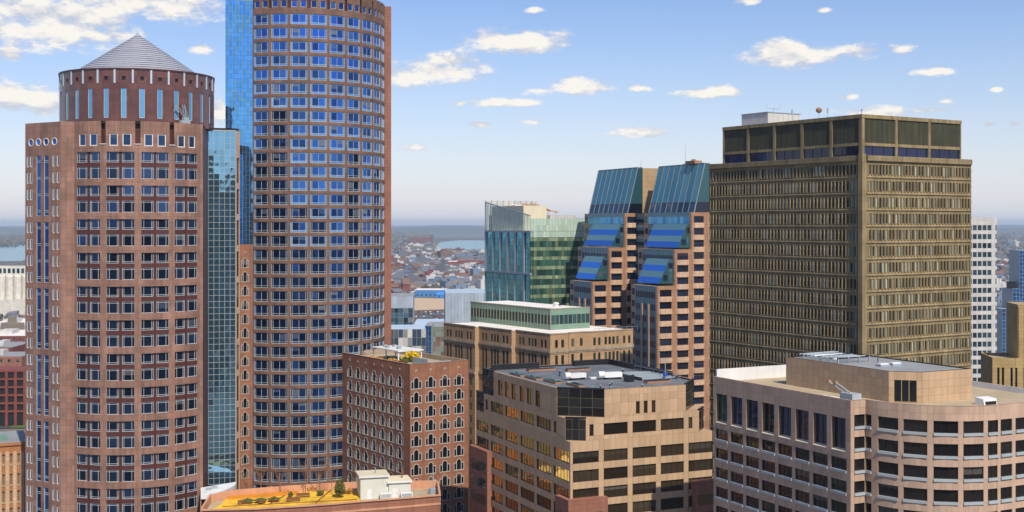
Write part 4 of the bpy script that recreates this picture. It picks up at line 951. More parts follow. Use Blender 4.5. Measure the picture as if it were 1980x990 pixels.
    # chamfered black glass corners (near, right, left)
    def corner(P, Q, z0, z1, n=3, nm='corner_glass'):
        f = face_m(P, Q); L = dist2(P, Q); nr = max(1, int(round((z1-z0)/2.0)))
        for i in range(n):
            for j in range(nr): m = MB(); m.box(i*L/n+0.03, (i+1)*L/n-0.03, 0, 0.08, z0+(z1-z0)*j/nr+0.03, z0+(z1-z0)*(j+1)/nr-0.03); m.build('pane', ['g_black'], root, f)
        for i in range(1, n): m = MB(); m.box(i*L/n-0.05, i*L/n+0.05, -0.05, 0.05, z0, z1); m.build('mullion', ['louvre'], root, f)
        for j in range(1, nr): m = MB(); m.box(0, L, -0.04, 0.05, z0+(z1-z0)*j/nr-0.05, z0+(z1-z0)*j/nr+0.05); m.build('transom', ['louvre'], root, f)
        m = MB(); m.box(0, L, 0.07, 0.3, z0, z1); m.build('corner_backing', ['black'], root, f)
        m = MB(); m.box(-0.05, L+0.05, -0.1, 0.35, z1, z1+0.3); m.build('coping', ['black'], root, f)
    corner((0,cB[1]), (cB[0],0), zB, zt, 4); corner((0,cA[1]), (cA[0],0), zA, zB, 3)
    corner((rB,0), (rB+7.0,7.5), zB, zt, 4); corner((rA,0), (rA+3.5,3.5), zA, zB, 2); corner((0,lB+7), (0.0,lB), zB, zt, 3); corner((0,lA+5), (0.0,lA), zA, zB-0.1, 2)
    for (tri, z) in (([(0,0),(cA[0],0),(0,cA[1])], zA), ([(0,cA[1]),(cA[0],0),(cB[0],0),(0,cB[1])], zB), ([(rA,0),(LR,0),(LR,3.5)], zA), ([(rB,0),(rA,0),(LR,3.5),(LR,7.5)], zB)):
        m = MB(); m.prism(tri, z-0.3, z+0.02); m.build('step_roof', ['tan'], root)
    plain_wall(root, (LR,0), (LR,LL), 0, zA, 'tan_b'); plain_wall(root, (LR,3.5), (LR,LL), zA, zB, 'tan_b'); plain_wall(root, (LR,7.5), (LR,LL), zB, zt, 'g_black')
    poly = [(cB[0],0),(rB,0),(LR,7.5),(LR,LL-4),(0,LL-4),(0,cB[1])]
    flat_roof(root, poly, zt-0.35, 'roofblk'); parapet(root, poly, zt+0.06, 0.4, 0.35, 'tan', inner='black')
    clad_build(root, acc, 'tan')
    # black raised kerbs along the back of the roof
    for (x0, x1, y0, y1) in ((2, 15, LL-5.5, LL-4.7), (25, LR-0.5, LL-5.5, LL-4.7), (LR-1.2, LR-0.5, 16, LL-6)):
        m = MB(); m.box(x0, x1, y0, y1, zt-0.4, zt+1.0); m.build('roof_kerb', ['black'], root)
    for (w_, h_, left), ms in wins.items():
        nb = max(1, int(round(w_/1.6))); f, g = window(w_, h_, [q/nb for q in range(1, nb)], (), 0.07, 0.07, 0.08, 'black', 'g_goldrefl' if left else 'g_bronze'); place(root, 'window', f, ms, ('pane', g))
    # russet lower blocks standing against the corners
    for (x0, x1, y0, y1, z1) in ((-1.2, 8.4, -1.4, 5.0, 51.2), (30.5, 37.5, -1.3, 4.0, 52.5), (-1.3, 3.0, 42, 53.5, 54.5)):
        m = MB(); m.box(x0, x1, y0, y1, 0, z1); m.build('lower_block', ['base'], root)
        for k in range(3):
            z = z1 - 5.4 - FL*k; m = MB(); m.box(x0+1.0, x1-1.2, y0-0.03, y0+0.1, z, z+2.4); m.build('window', ['g_bronze'], root)
            m = MB(); m.box(x0-0.03, x0+0.1, y0+1.0, y1-1.2, z, z+2.4); m.build('window', ['g_bronze'], root)
    # things on the roof
    W = WM[root.name]; zr = zt - 0.35
    def at(x, y): return tuple(W @ Vector((x, y, zr)))
    def skyl(x, y, n, along, label, gl='g_curt'):
        t = thing('skylight_row', label, 'skylight', at(x, y), al, 'skylights on the black roof')
        m = MB(); Lk = n*1.25; m.box(0, Lk, 0, 1.7, 0, 0.45); m.build('curb', ['dtan2'], t, Matrix.Rotation(R_(90) if along else 0, 4, 'Z'))
        for i in range(n): m = MB(); a, b = i*1.25+0.12, (i+1)*1.25-0.12; m.prism([(a,0.12),(b,0.12),(b,1.58),(a,1.58)], 0.45, 0.62); m.build('pane', [gl], t, Matrix.Rotation(R_(90) if along else 0, 4, 'Z'))
    skyl(4.2, 31, 5, True, 'skylight row nearest the left corner of the black roof'); skyl(4.6, 23.2, 5, True, 'skylight row second from left along the black roof edge'); skyl(5.6, 15.2, 5, True, 'skylight row third along the left edge of the black roof'); skyl(7.6, 7.6, 5, True, 'skylight row nearest the black glass corner on the roof')
    skyl(9, 40, 6, False, 'copper-curbed skylight row at the back left of the black roof', 'black'); skyl(18, 36.5, 5, False, 'copper-curbed skylight row at the back middle of the black roof', 'black'); skyl(23.5, 7.5, 5, False, 'copper-curbed skylight row at the right front of the black roof', 'black')
    def hvac(x, y, s, label, k):
        t = thing('air_handler', label, 'roof unit', at(x, y), al + k, 'air handlers on the black roof')
        m = MB(); m.box(-2.6*s, 2.6*s, -1.0*s, 1.0*s, 0.5, 1.9*s); m.build('casing', ['white'], t)
        m = MB(); m.bar((-4.2*s,0,1.3*s), (-2.5*s,0,1.3*s), 0.95*s, 12); m.build('duct', ['white'], t)
        for sx in (-2, 2): m = MB(); m.box(sx*s-0.2, sx*s+0.2, -0.9*s, 0.9*s, 0, 0.5); m.build('foot', ['black'], t)
        m = MB(); m.box(2.6*s, 3.0*s, -0.7*s, 0.7*s, 0.6, 1.5*s); m.build('grille', ['black'], t)
    hvac(12.5, 21.0, 0.8, 'white air handler with a round duct left of centre on the black roof', 0.05); hvac(20.5, 18.5, 0.85, 'white air handler right of centre on the black roof', -0.1)
    t = thing('roof_hatch', 'flat white hatch between the two air handlers', 'hatch', at(16.6, 20.5), al); m = MB(); m.box(-1.1, 1.1, -0.8, 0.8, 0, 0.4); m.build('lid', ['white'], t); m = MB(); m.box(-1.2, 1.2, -0.9, 0.9, 0, 0.2); m.build('curb', ['steel'], t)
    t = thing('condenser', 'dark square condenser beside the right air handler', 'roof unit', at(21.6, 12.5), al); m = MB(); m.box(-0.9, 0.9, -0.9, 0.9, 0.1, 1.6); m.build('casing', ['black'], t); m = MB(); m.lathe([(0.7,1.6),(0.7,1.75),(0,1.78)], 12); m.build('fan', ['steel'], t)
    for k, (x, y) in enumerate(((10, 5.0), (13.5, 7.0), (15.4, 9.6), (12, 29), (17, 27), (27, 25), (7, 3.2), (10.5, 1.6), (19, 2.2))):
        lab = ('vent pipe nearest the black glass corner', 'vent pipe second in from the black glass corner', 'vent pipe before the dark condenser', 'tall vent pipe behind the left air handler', 'tall vent pipe behind the roof hatch', 'vent pipe at the back right of the black roof', 'stub pipe on the chamfered roof edge, leftmost', 'stub pipe on the chamfered roof edge, middle', 'stub pipe by the right parapet of the black roof')[k]
        t = thing('vent_pipe', lab, 'pipe', at(x, y), al, 'vent pipes on the black roof'); h = 1.3 if k in (3, 4, 5) else 0.6; m = MB(); m.bar((0,0,0), (0,0,h), 0.16, 8); m.build('pipe', ['black'], t); m = MB(); m.lathe([(0.28,h-0.05),(0.28,h+0.12),(0,h+0.2)], 10); m.build('cap', ['steel'], t)
    t = thing('steel_frame', 'low steel frame of beams over a well in the black roof', 'frame', at(25, 13), al)
    for i in range(7): m = MB(); m.box(0, 9.5, i*1.9-0.15, i*1.9+0.15, 0.3, 0.6); m.build('beam', ['steel'], t)
    for x in (0, 9.5): m = MB(); m.box(x-0.2, x+0.2, -0.3, 11.8, 0, 0.7); m.build('edge_beam', ['black'], t)
    t = thing('roof_railing', 'thin blue-grey service railing at the right end of the black roof', 'railing', at(32.5, 8), al)
    for y in range(0, 22, 3): m = MB(); m.bar((0,y,0), (0,y,1.6), 0.05); m.build('post', ['steel'], t)
    for z in (0.8, 1.6): m = MB(); m.bar((0,0,z), (0,21,z), 0.05); m.build('rail', ['steel'], t)
    t = thing('roof_mast', 'thin mast with a small blue box on the black roof right end', 'mast', at(31, 12), al); m = MB(); m.bar((0,0,0), (0,0,5), 0.09); m.build('pole', ['steel'], t); m = MB(); m.box(-1.0,1.0,-0.06,0.06,4.5,4.7); m.build('crossbar', ['steel'], t); m = MB(); m.box(-0.4,0.4,-0.4,0.4,0.8,1.6); m.build('box', ['g_dblue'], t)
M['g_black'] = glass('black_corner_glass', (0.035, 0.033, 0.035), metal=0.55, tilt=0.03, var=0.7, wave=0.04)
M['g_goldrefl'] = glass('gold_reflection_glass', (0.66, 0.42, 0.11), metal=0.9, tilt=0.045, var=0.6, wave=0.05, shade=(2.3, 0.25, (0.13, 0.12, 0.10)))  # gold reflection of sunlit walls is put into the pane colour
M['g_bronze'] = glass('bronze_window_glass', (0.085, 0.062, 0.036), metal=0.6, tilt=0.03, var=0.6, wave=0.03, shade=(2.3, 0.3, (0.13, 0.12, 0.10)))
black_corner_building()

# ------------------------------------------------------------------ curved pinkish-tan building, lower right
def curved_building():
    al = R_(27.3); dr = Vector((math.cos(al), math.sin(al))); dl = Vector((-math.sin(al), math.cos(al)))
    D = 222.0; O = Vector(((1645 - CX)/FPX*D, D)); root = thing('curved_office_building', 'rosy tan stone office building with a rounded bay and a rooftop penthouse', 'building', (O.x, O.y, 0), al)
    LL = hit(O, dl, 1380); zt = 79.2; FL = 3.9; acc = []; zs0 = 40.0
    rows = [66.7 - FL*k for k in range(8)]; H = 2.1; wins = {}; sills = {}
    def addw(w, h, m, s=True):
        wins.setdefault((round(w,2), round(h,2)), []).append(m)
        if s: sills.setdefault(round(w,2), []).append(m)
    # left face: eight tall windows over rows of eight
    fl = face_m((0,LL), (0,0)); bw = (LL-0.9)/8; holes = []; tall = []
    for i in range(8):
        a, b = 0.4 + i*bw + 0.55, 0.4 + (i+1)*bw - 0.75
        holes.append((a, b, 70.1, 75.9)); tall.append(fl @ T((a+b)/2, 0.75, 70.1))
        for z in rows: holes.append((a-0.15, b+0.25, z, z+H)); addw(b-a+0.4, H, fl @ T((a+b)/2+0.05, 0.3, z))
    w = MB(); w.wall(0, LL, 0, zt, holes, 0.8); w.build('wall', ['tan_b'], root, fl)
    f, g = window(bw-1.3, 5.8, (0.5,), (0.36,), 0.08, 0.06, 0.1, 'black', 'g_tall'); place(root, 'tall_window', f, tall, ('pane', g))
    sl = MB(); ww = bw-1.3; sl.face([(-ww/2,-0.16,-0.12),(ww/2,-0.16,-0.12),(ww/2,-0.16,0.0),(-ww/2,-0.16,0.0)]); sl.face([(-ww/2,-0.16,0.0),(ww/2,-0.16,0.0),(ww/2,0.72,0.30),(-ww/2,0.72,0.30)]); sl.face([(-ww/2,-0.16,-0.12),(-ww/2,-0.16,0),(-ww/2,0.0,0.0),(-ww/2,0,-0.12)])
    place(root, 'sloped_sill', sl.data('sloped_sill', ['cream']), [m @ T(0,-0.75,0.0) for m in tall])
    xc = [v for i in range(8) for v in (0.4+i*bw+0.55, 0.4+(i+1)*bw-0.75, 0.4+i*bw+0.40, 0.4+(i+1)*bw-0.5, 0.4+(i+0.5)*bw)]
    xt = [v for i in range(8) for v in (0.4+i*bw+0.55, 0.4+(i+1)*bw-0.75, 0.4+(i+0.45)*bw)]
    xr = [v for i in range(8) for v in (0.4+i*bw+0.40, 0.4+(i+1)*bw-0.5, 0.4+(i+0.45)*bw)]
    cladding(root, fl, solid_cells(LL, 68.95, zt, holes, xt, [70.1, 72.0, 73.9, 75.9, 77.6]), 0, 0, acc=acc)
    cladding(root, fl, solid_cells(LL, rows[-1], 68.95, holes, xr, [v for z in rows for v in (z, z+H)]), 0, 0, acc=acc)
    # short return on the right, then the rounded bay
    rb = 15.5; x1 = 3.35
    rrows = [74.55 - FL*k for k in range(9)]
    fr = face_m((0,0), (x1,0)); holes = []
    for z in rrows: holes.append((0.75, x1, z, z+H)); addw(x1-0.75, H, fr @ T((x1+0.75)/2, 0.3, z))
    w = MB(); w.wall(0, x1, 0, zt, holes, 0.36); w.build('wall', ['tan_b'], root, fr)
    cladding(root, fr, solid_cells(x1, rrows[-1], zt, holes, [0.75, 2.0], [v for z in rrows for v in (z, z+H)] + [77.9]), 0, 0, acc=acc)
    # bay: starts at (x1,0) heading along -y, turns onto +x.  centre (x1+rb, 0)
    yoff = -0.0
    Cb = Vector((x1 + rb, yoff)); ctr = O + dr*Cb.x + dl*Cb.y
    def ang(px):       # angle along the arc (0 = start) that a photo column meets
        best = None
        for k in range(0, 901):
            a = R_(k/10); p = ctr - dr*(rb*math.cos(a)) - dl*(rb*math.sin(a)); e = abs(CX + FPX*p.x/p.y - px)
            if best is None or e < best[0]: best = (e, a)
        return best[1]
    ed = [(1684,1692),(1697.7,1736.7),(1746.7,1793),(1805,1852.7),(1862.7,1901.7),(1910,1941.7)]
    arcs = [(ang(a), ang(b)) for a, b in ed]; arcs[0] = (R_(0.4), arcs[1][0] - 0.09); last = arcs[-1]
    step = arcs[-1][1] - arcs[-2][1]
    while arcs[-1][1] + step < R_(90): arcs.append((arcs[-1][0]+step, arcs[-1][1]+step))
    # the wall is bent about Cb: x = (angle-90deg)*rb so that x=0 faces -y
    X = lambda a: (a - math.pi/2) * rb
    holes = []; bay = Matrix.Translation((Cb.x, Cb.y, 0))
    for (a, b) in arcs:
        for z in rrows: holes.append((X(a), X(b), z, z+H))
        am = (a+b)/2; wd = 2*rb*math.sin((b-a)/2); 
        for z in rrows: addw(wd, H, bay @ Matrix.Rotation(am-math.pi/2, 4, 'Z') @ T(0, -(rb*math.cos((b-a)/2)-0.28), z))
    w = MB(); w.bend = rb; w.wall(X(0), X(math.pi/2), 0, zt, holes, 0.5, xstep=0.9); w.build('wall', ['tan_b'], root, bay)
    pan = []
    cuts = sorted({0.0, math.pi/2} | {v for a, b in arcs for v in (a, b, (a+b)/2, a+(b-a)*0.25, a+(b-a)*0.75)})
    zc = sorted({zt, 77.9, rrows[-1]} | {v for z in rrows for v in (z, z+H)})
    for i in range(len(cuts)-1):
        for j in range(len(zc)-1):
            am = (cuts[i]+cuts[i+1])/2; zm = (zc[j]+zc[j+1])/2
            if any(h[0] < X(am) < h[1] and h[2] < zm < h[3] for h in holes) or cuts[i+1]-cuts[i] < 0.004: continue
            hw = rb*math.sin((cuts[i+1]-cuts[i])/2); acc.append((round(2*hw+0.02,2), round(zc[j+1]-zc[j],2), bay @ Matrix.Rotation(am-math.pi/2, 4, 'Z') @ T(0, -rb+0.03, zc[j])))
    # straight part beyond the bay, outside the picture
    Xe = Cb.x + 22; fs = face_m((Cb.x, -rb), (Xe, -rb)); holes = [(0.6+i*3.6, 3.4+i*3.6, z, z+H) for i in range(6) for z in rrows]
    for h in holes: addw(2.8, H, fs @ T((h[0]+h[1])/2, 0.3, h[2]))
    w = MB(); w.wall(0, 22, 0, zt, holes, 0.4); w.build('wall', ['tanr'], root, fs)
    for (w_, h_), ms in wins.items():
        nb = max(1, int(round(w_/1.5))); f, g = window(w_, h_, [q/nb for q in range(1, nb)], (), 0.06, 0.06, 0.08, 'black', 'g_rdark'); place(root, 'window', f, ms, ('pane', g))
    for w_, ms in sills.items():
        m = MB(); m.box(-w_/2, w_/2, -0.56, 0.0, -0.42, 0.03); place(root, 'sill', m.data('sill', ['frame']), ms)
    clad_build(root, acc, 'tanr')
    # roof
    n = 14; arc = [tuple(Cb + Vector((-rb*math.cos(math.pi/2*i/n), -rb*math.sin(math.pi/2*i/n)))) for i in range(n+1)]
    poly = [(0,0), (x1,0)] + arc[1:] + [(Xe,-rb), (Xe, 26), (26, 26), (26, LL), (0, LL)]
    flat_roof(root, poly, zt-1.0, 'rooftan'); parapet(root, poly, zt+0.05, 1.05, 0.4, 'tanr', inner='white')
    for (A, B) in (((26,26),(26,LL)), ((0.4,LL-0.4),(26,LL-0.4)), ((26,25.6),(Xe,25.6))):
        m = MB(); m.box(0, dist2(A,B), -0.2, 0.2, zt-1.0, zt+1.5); m.build('back_parapet', ['white'], root, face_m(A, B))
    plain_wall(root, (26,26), (26,LL), 0, zt, 'tan_b'); plain_wall(root, (26,LL), (0,LL), 0, zt, 'tan_b')
    # penthouse
    zr = zt - 1.0; zp = zr + 5.5; ca = Vector(((1728-CX)/FPX*226.5, 226.5)) - O; cx_, cy_ = ca.dot(dr), ca.dot(dl)
    q0 = (cx_, cy_+29.5); q1 = (cx_, cy_+1.2); q2 = (cx_+4.2, cy_-2.6); q3 = (cx_+16.5, cy_-2.6); q4 = (cx_+16.5, cy_+29.5)
    pacc = []
    for A, B in ((q0,q1),(q1,q2),(q2,q3)):
        f = face_m(A, B); L = dist2(A, B); holes = [(0.9, L-0.9, zr+0.2, zr+4.0)] if A == q1 else []
        w = MB(); w.wall(0, L, zr, zp, holes, 0.25); w.build('penthouse_wall', ['tan_b'], root, f)
        nx = max(3, int(round(L/1.55))); cladding(root, f, solid_cells(L, zr, zp, holes, [L*i/nx for i in range(nx+1)] + ([0.9, L-0.9] if holes else []), [zr+1.25, zr+2.6, zr+4.0]), 0, 0, acc=pacc)
        if holes:
            for i in range(3):
                a, b = 0.9+(L-1.8)*i/3+0.05, 0.9+(L-1.8)*(i+1)/3-0.05; m = MB(); m.box(a, b, 0.2, 0.26, zr+0.2, zr+4.0)
                for s in range(18): m.box(a, b, 0.08, 0.22, zr+0.3+s*0.2, zr+0.36+s*0.2)
                m.build('louvre_door', ['black'], root, f)
            for i in range(4): m = MB(); x = 0.9+(L-1.8)*i/3; m.box(x-0.05, x+0.05, 0.02, 0.24, zr+0.2, zr+4.0); m.build('door_post', ['brass'], root, f)
    clad_build(root, pacc, 'tan')
    plain_wall(root, q3, q4, zr, zp, 'tan_b', 'penthouse_wall'); pp = [q1,q2,q3,q4,q0]
    flat_roof(root, pp, zp-0.15, 'roofgry', 'penthouse_roof'); parapet(root, pp, zp+0.06, 0.22, 0.22, 'black', 'penthouse_coping')
    W = WM[root.name]
    def at(x, y, z): return tuple(W @ Vector((x, y, z)))
    for k, (x, y) in enumerate(((cx_+6.0, cy_+9.0), (cx_+9.2, cy_+9.2))):
        t = thing('skylight', ('left one of two white skylights on the penthouse roof', 'right one of two white skylights on the penthouse roof')[k], 'skylight', at(x, y, zp-0.15), al, 'penthouse skylights'); m = MB(); m.box(-1.2, 1.2, -0.7, 0.7, 0, 0.35); m.build('curb', ['steel'], t); m = MB(); m.box(-1.05, 1.05, -0.55, 0.55, 0.35, 0.55); m.build('dome', ['white'], t)
    t = thing('vent_pipe', 'thin vent pipe behind the penthouse skylights', 'pipe', at(cx_+9.5, cy_+14, zp-0.15), al); m = MB(); m.bar((0,0,0),(0,0,1.6),0.08); m.build('pipe', ['black'], t); m = MB(); m.lathe([(0.16,1.5),(0.16,1.65),(0,1.7)], 8); m.build('cap', ['black'], t)
    t = thing('pipe_rack', 'cluttered rack of pipes and coils at the back of the penthouse roof', 'pipe rack', at(cx_, cy_, zp-0.15), al)
    rn = random.Random(5)
    for i in range(11): y = 16 + i*1.1; m = MB(); m.bar((1.2, y, 0.8+rn.random()*0.3), (9.5, y+0.4, 0.8+rn.random()*0.3), 0.11+0.06*rn.random(), 6); m.build('pipe', [rn.choice(['white','steel','dtan2','steel','black'])], t)
    for i in range(4):
        for j in range(3): m = MB(); x, y = 1.4+i*2.6, 16+j*5; m.box(x-0.1, x+0.1, y-0.1, y+0.1, 0, 1.15); m.build('support', ['steel'], t)
    t = thing('roof_crane', 'white window-cleaning cradle crane on the roof edge before the penthouse', 'crane', at(1.8, 2.6, zr), al)
    m = MB(); m.box(-1.0, 1.0, -1.6, 7.5, 0, 0.7); m.build('cradle', ['white'], t); m = MB(); m.box(-0.9, 1.2, -2.0, 1.2, 0.7, 2.0); m.build('body', ['frame'], t)
    for (y, h) in ((-0.8, 3.4), (1.0, 3.4)):
        m = MB(); m.bar((0, y, 1.9), (0.2, y+4.2, h), 0.14, 6); m.build('jib', ['frame'], t); m = MB(); m.box(-0.2, 0.5, y+4.0, y+4.5, h-0.2, h+0.3); m.build('pulley', ['dtan2'], t)
    t = thing('vent_hood', 'white sloped vent hood on the gravel roof by the rounded bay', 'vent', at(cx_+13.0, cy_-9.3, zr), al)
    m = MB(); m.face([(-1.6,-0.9,0),(1.6,-0.9,0),(1.6,-0.6,1.1),(-1.6,-0.6,1.1)]); m.face([(-1.6,-0.6,1.1),(1.6,-0.6,1.1),(1.6,1.2,1.3),(-1.6,1.2,1.3)]); m.face([(1.6,-0.9,0),(1.6,1.2,0),(1.6,1.2,1.3),(1.6,-0.6,1.1)]); m.face([(-1.6,1.2,0),(-1.6,-0.9,0),(-1.6,-0.6,1.1),(-1.6,1.2,1.3)]); m.face([(1.6,1.2,0),(-1.6,1.2,0),(-1.6,1.2,1.3),(1.6,1.2,1.3)]); m.build('hood', ['white'], t)
    m = MB(); m.box(-1.3, 1.3, -0.95, -0.7, 0.15, 0.7); m.build('grille', ['black'], t)
M['g_rdark'] = glass('black_brown_glass', (0.013, 0.010, 0.009), tilt=0.03, ior=1.52, wave=0.03, shade=(2.1, 0.25, (0.09, 0.08, 0.07)))
M['g_tall'] = glass('tall_window_glass', (0.012, 0.02, 0.05), tilt=0.03, metal=0.0, var=0.8, ior=1.7, blind=0.12, blind_col=(0.02, 0.08, 0.05), wave=0.03)
curved_building()
# ------------------------------------------------------------------ ochre building with the green penthouse
def ochre_building():
    al = R_(35); dr = Vector((math.cos(al), math.sin(al))); dl = Vector((-math.sin(al), math.cos(al)))
    D = 380.0; O = Vector(((1064 - CX)/FPX*D, D)); root = thing('ochre_stone_building', 'ochre stone building with grouped slit windows, white roof and green glass penthouse', 'building', (O.x, O.y, 0), al)
    zt = 77.1; y1 = hit(O, dl, 997); st = 1.5
    O2 = O - dr*st; y2 = hit(O2, dl, 926); O3 = O2 - dr*st; y3 = hit(O3, dl, 858)
    fr = (.13,.225,.40,.495,.58,.76,.865); wins = {}
    def face(A, B, fracs, ww, nm='wall'):
        fm = face_m(A, B); L = dist2(A, B); holes = []
        for q in fracs:
            x = L*q
            holes.append((x-ww/2, x+ww/2, zt-4.1, zt-1.75)); wins.setdefault((ww, 2.35), []).append(fm @ T(x, 0.14, zt-4.1))
            holes.append((x-ww/2, x+ww/2, zt-13.6, zt-6.4)); wins.setdefault((ww, 7.2), []).append(fm @ T(x, 0.14, zt-13.6))
            for k in range(9):
                z = zt - 18.9 - 4.0*k; holes.append((x-ww/2, x+ww/2, z, z+2.3)); wins.setdefault((ww, 2.3), []).append(fm @ T(x, 0.14, z))
        w = MB(); w.wall(0, L, 0, zt, holes, 0.2); w.build(nm, ['sand'], root, fm)
        for zz in (zt-5.9, zt-15.5):
            for (a, b, d_) in ((0, 0.4, 0.16), (0.4, 0.95, 0.30), (0.95, 1.35, 0.16)):
                m = MB(); m.box(-0.1, L+0.1, -d_, 0.02, zz+a, zz+b); m.build('cornice', ['sandc'], root, fm)
        m = MB(); m.box(-0.05, L+0.05, -0.12, 0.3, zt-0.02, zt+0.3); m.build('coping', ['sandc'], root, fm)
    face((0,y1), (0,0), fr, 1.12); face((-st,y2), (-st,y1), fr, 1.12); face((-2*st,y3), (-2*st,y2), fr, 1.12)
    plain_wall(root, (-2*st,y2), (-st,y2), 0, zt, 'sand'); plain_wall(root, (-st,y1), (0,y1), 0, zt, 'sand')
    # right face: two shallow bays and a longer stretch
    b0 = hit(O, dr, 1098); b1 = hit(O, dr, 1141); b2 = hit(O, dr, 1224); c = 1.3
    face((0,0), (b0,0), (.35,.70), 1.05); face((b0,0), (b0+c,c*0.8), (), 1); face((b0+c,c*0.8), (b1-c,c*0.8), (.22,.78), 1.05); face((b1-c,c*0.8), (b1,0), (), 1); face((b1,0), (b2,0), (.10,.21,.36,.45,.54,.63,.79,.91), 0.95)
    plain_wall(root, (b2,0), (b2,y3), 0, zt, 'sand')
    for (w_, h_), ms in wins.items():
        f, g = window(w_, h_, (), [0.52] if h_ > 5 else (), 0.06, 0.07, 0.08, 'black', 'g_p'); place(root, 'window', f, ms, ('pane', g), stuff='windows')
    poly = [(0,0),(b0,0),(b0+c,c*0.8),(b1-c,c*0.8),(b1,0),(b2,0),(b2,y3),(-2*st,y3),(-2*st,y2),(-st,y2),(-st,y1),(0,y1)]
    flat_roof(root, poly, zt-0.15, 'roofwht')
    # penthouse
    dp = 398.0; P = Vector(((1064.5-CX)/FPX*dp, dp)) - O; px, py = P.dot(dr), P.dot(dl); Pw = O + dr*px + dl*py
    lx = hit(Pw, dr, 1140); ly = hit(Pw, dl, 910); z0, z1 = zt-0.15, zt+6.4
    for A, B in (((px,py+ly),(px,py)), ((px,py),(px+lx,py))):
        fm = face_m(A, B); L = dist2(A, B); n = int(round(L/1.75))
        m = MB(); m.box(0, L, 0, 0.4, z0, z0+1.7); m.build('base_panel', ['green'], root, fm); m = MB(); m.box(0, L, 0, 0.4, z1-1.9, z1); m.build('top_panel', ['green'], root, fm)
        for i in range(n):
            m = MB(); m.box(i*L/n+0.04, (i+1)*L/n-0.04, 0.06, 0.12, z0+1.7, z1-1.9); m.build('pane', ['g_green'], root, fm)
        for i in range(n+1):
            m = MB(); m.box(i*L/n-0.05, i*L/n+0.05, -0.07, 0.1, z0, z1); m.build('mullion', ['brass'], root, fm)
        m = MB(); m.box(-0.1, L+0.1, -0.1, 0.3, z1, z1+0.25); m.build('coping', ['sandc'], root, fm)
    c_ = MB(); c_.box(px-0.16, px+0.16, py-0.16, py+0.16, z0, z1); c_.build('corner_post', ['sandc'], root)
    m = MB(); m.prism([(px+0.4,py+0.4),(px+lx,py+0.4),(px+lx,py+ly),(px+0.4,py+ly)], z0, z1-0.02, 0, 1); m.build('penthouse_roof', ['green', 'roofwht'], root)
    W = WM[root.name]
    t = thing('roof_fan', 'small round roof fan on the white penthouse roof', 'fan', tuple(W @ Vector((px+lx*0.62, py+10, z1))), al)
    m = MB(); m.lathe([(0.8,0),(0.8,0.7),(1.0,0.75),(1.0,1.2),(0,1.5)], 12); m.build('housing', ['white'], t); m = MB(); m.box(0.6, 2.0, -0.4, 0.4, 0.3, 1.2); m.build('duct', ['black'], t)
    t = thing('roof_railing', 'thin steel railing along the right roof edge of the ochre building', 'railing', tuple(W @ Vector((b1+2, 0.6, zt-0.15))), al)
    for i in range(9): m = MB(); m.bar((i*2.2,0,0), (i*2.2,0,1.1), 0.05); m.build('post', ['steel'], t)
    m = MB(); m.bar((0,0,1.1), (17.6,0,1.1), 0.05); m.build('rail', ['steel'], t)
M['g_p'] = glass('green_black_glass', (0.018, 0.026, 0.02), tilt=0.02, blind=0.2, blind_col=(0.10, 0.14, 0.10), var=0.5)
ochre_building()

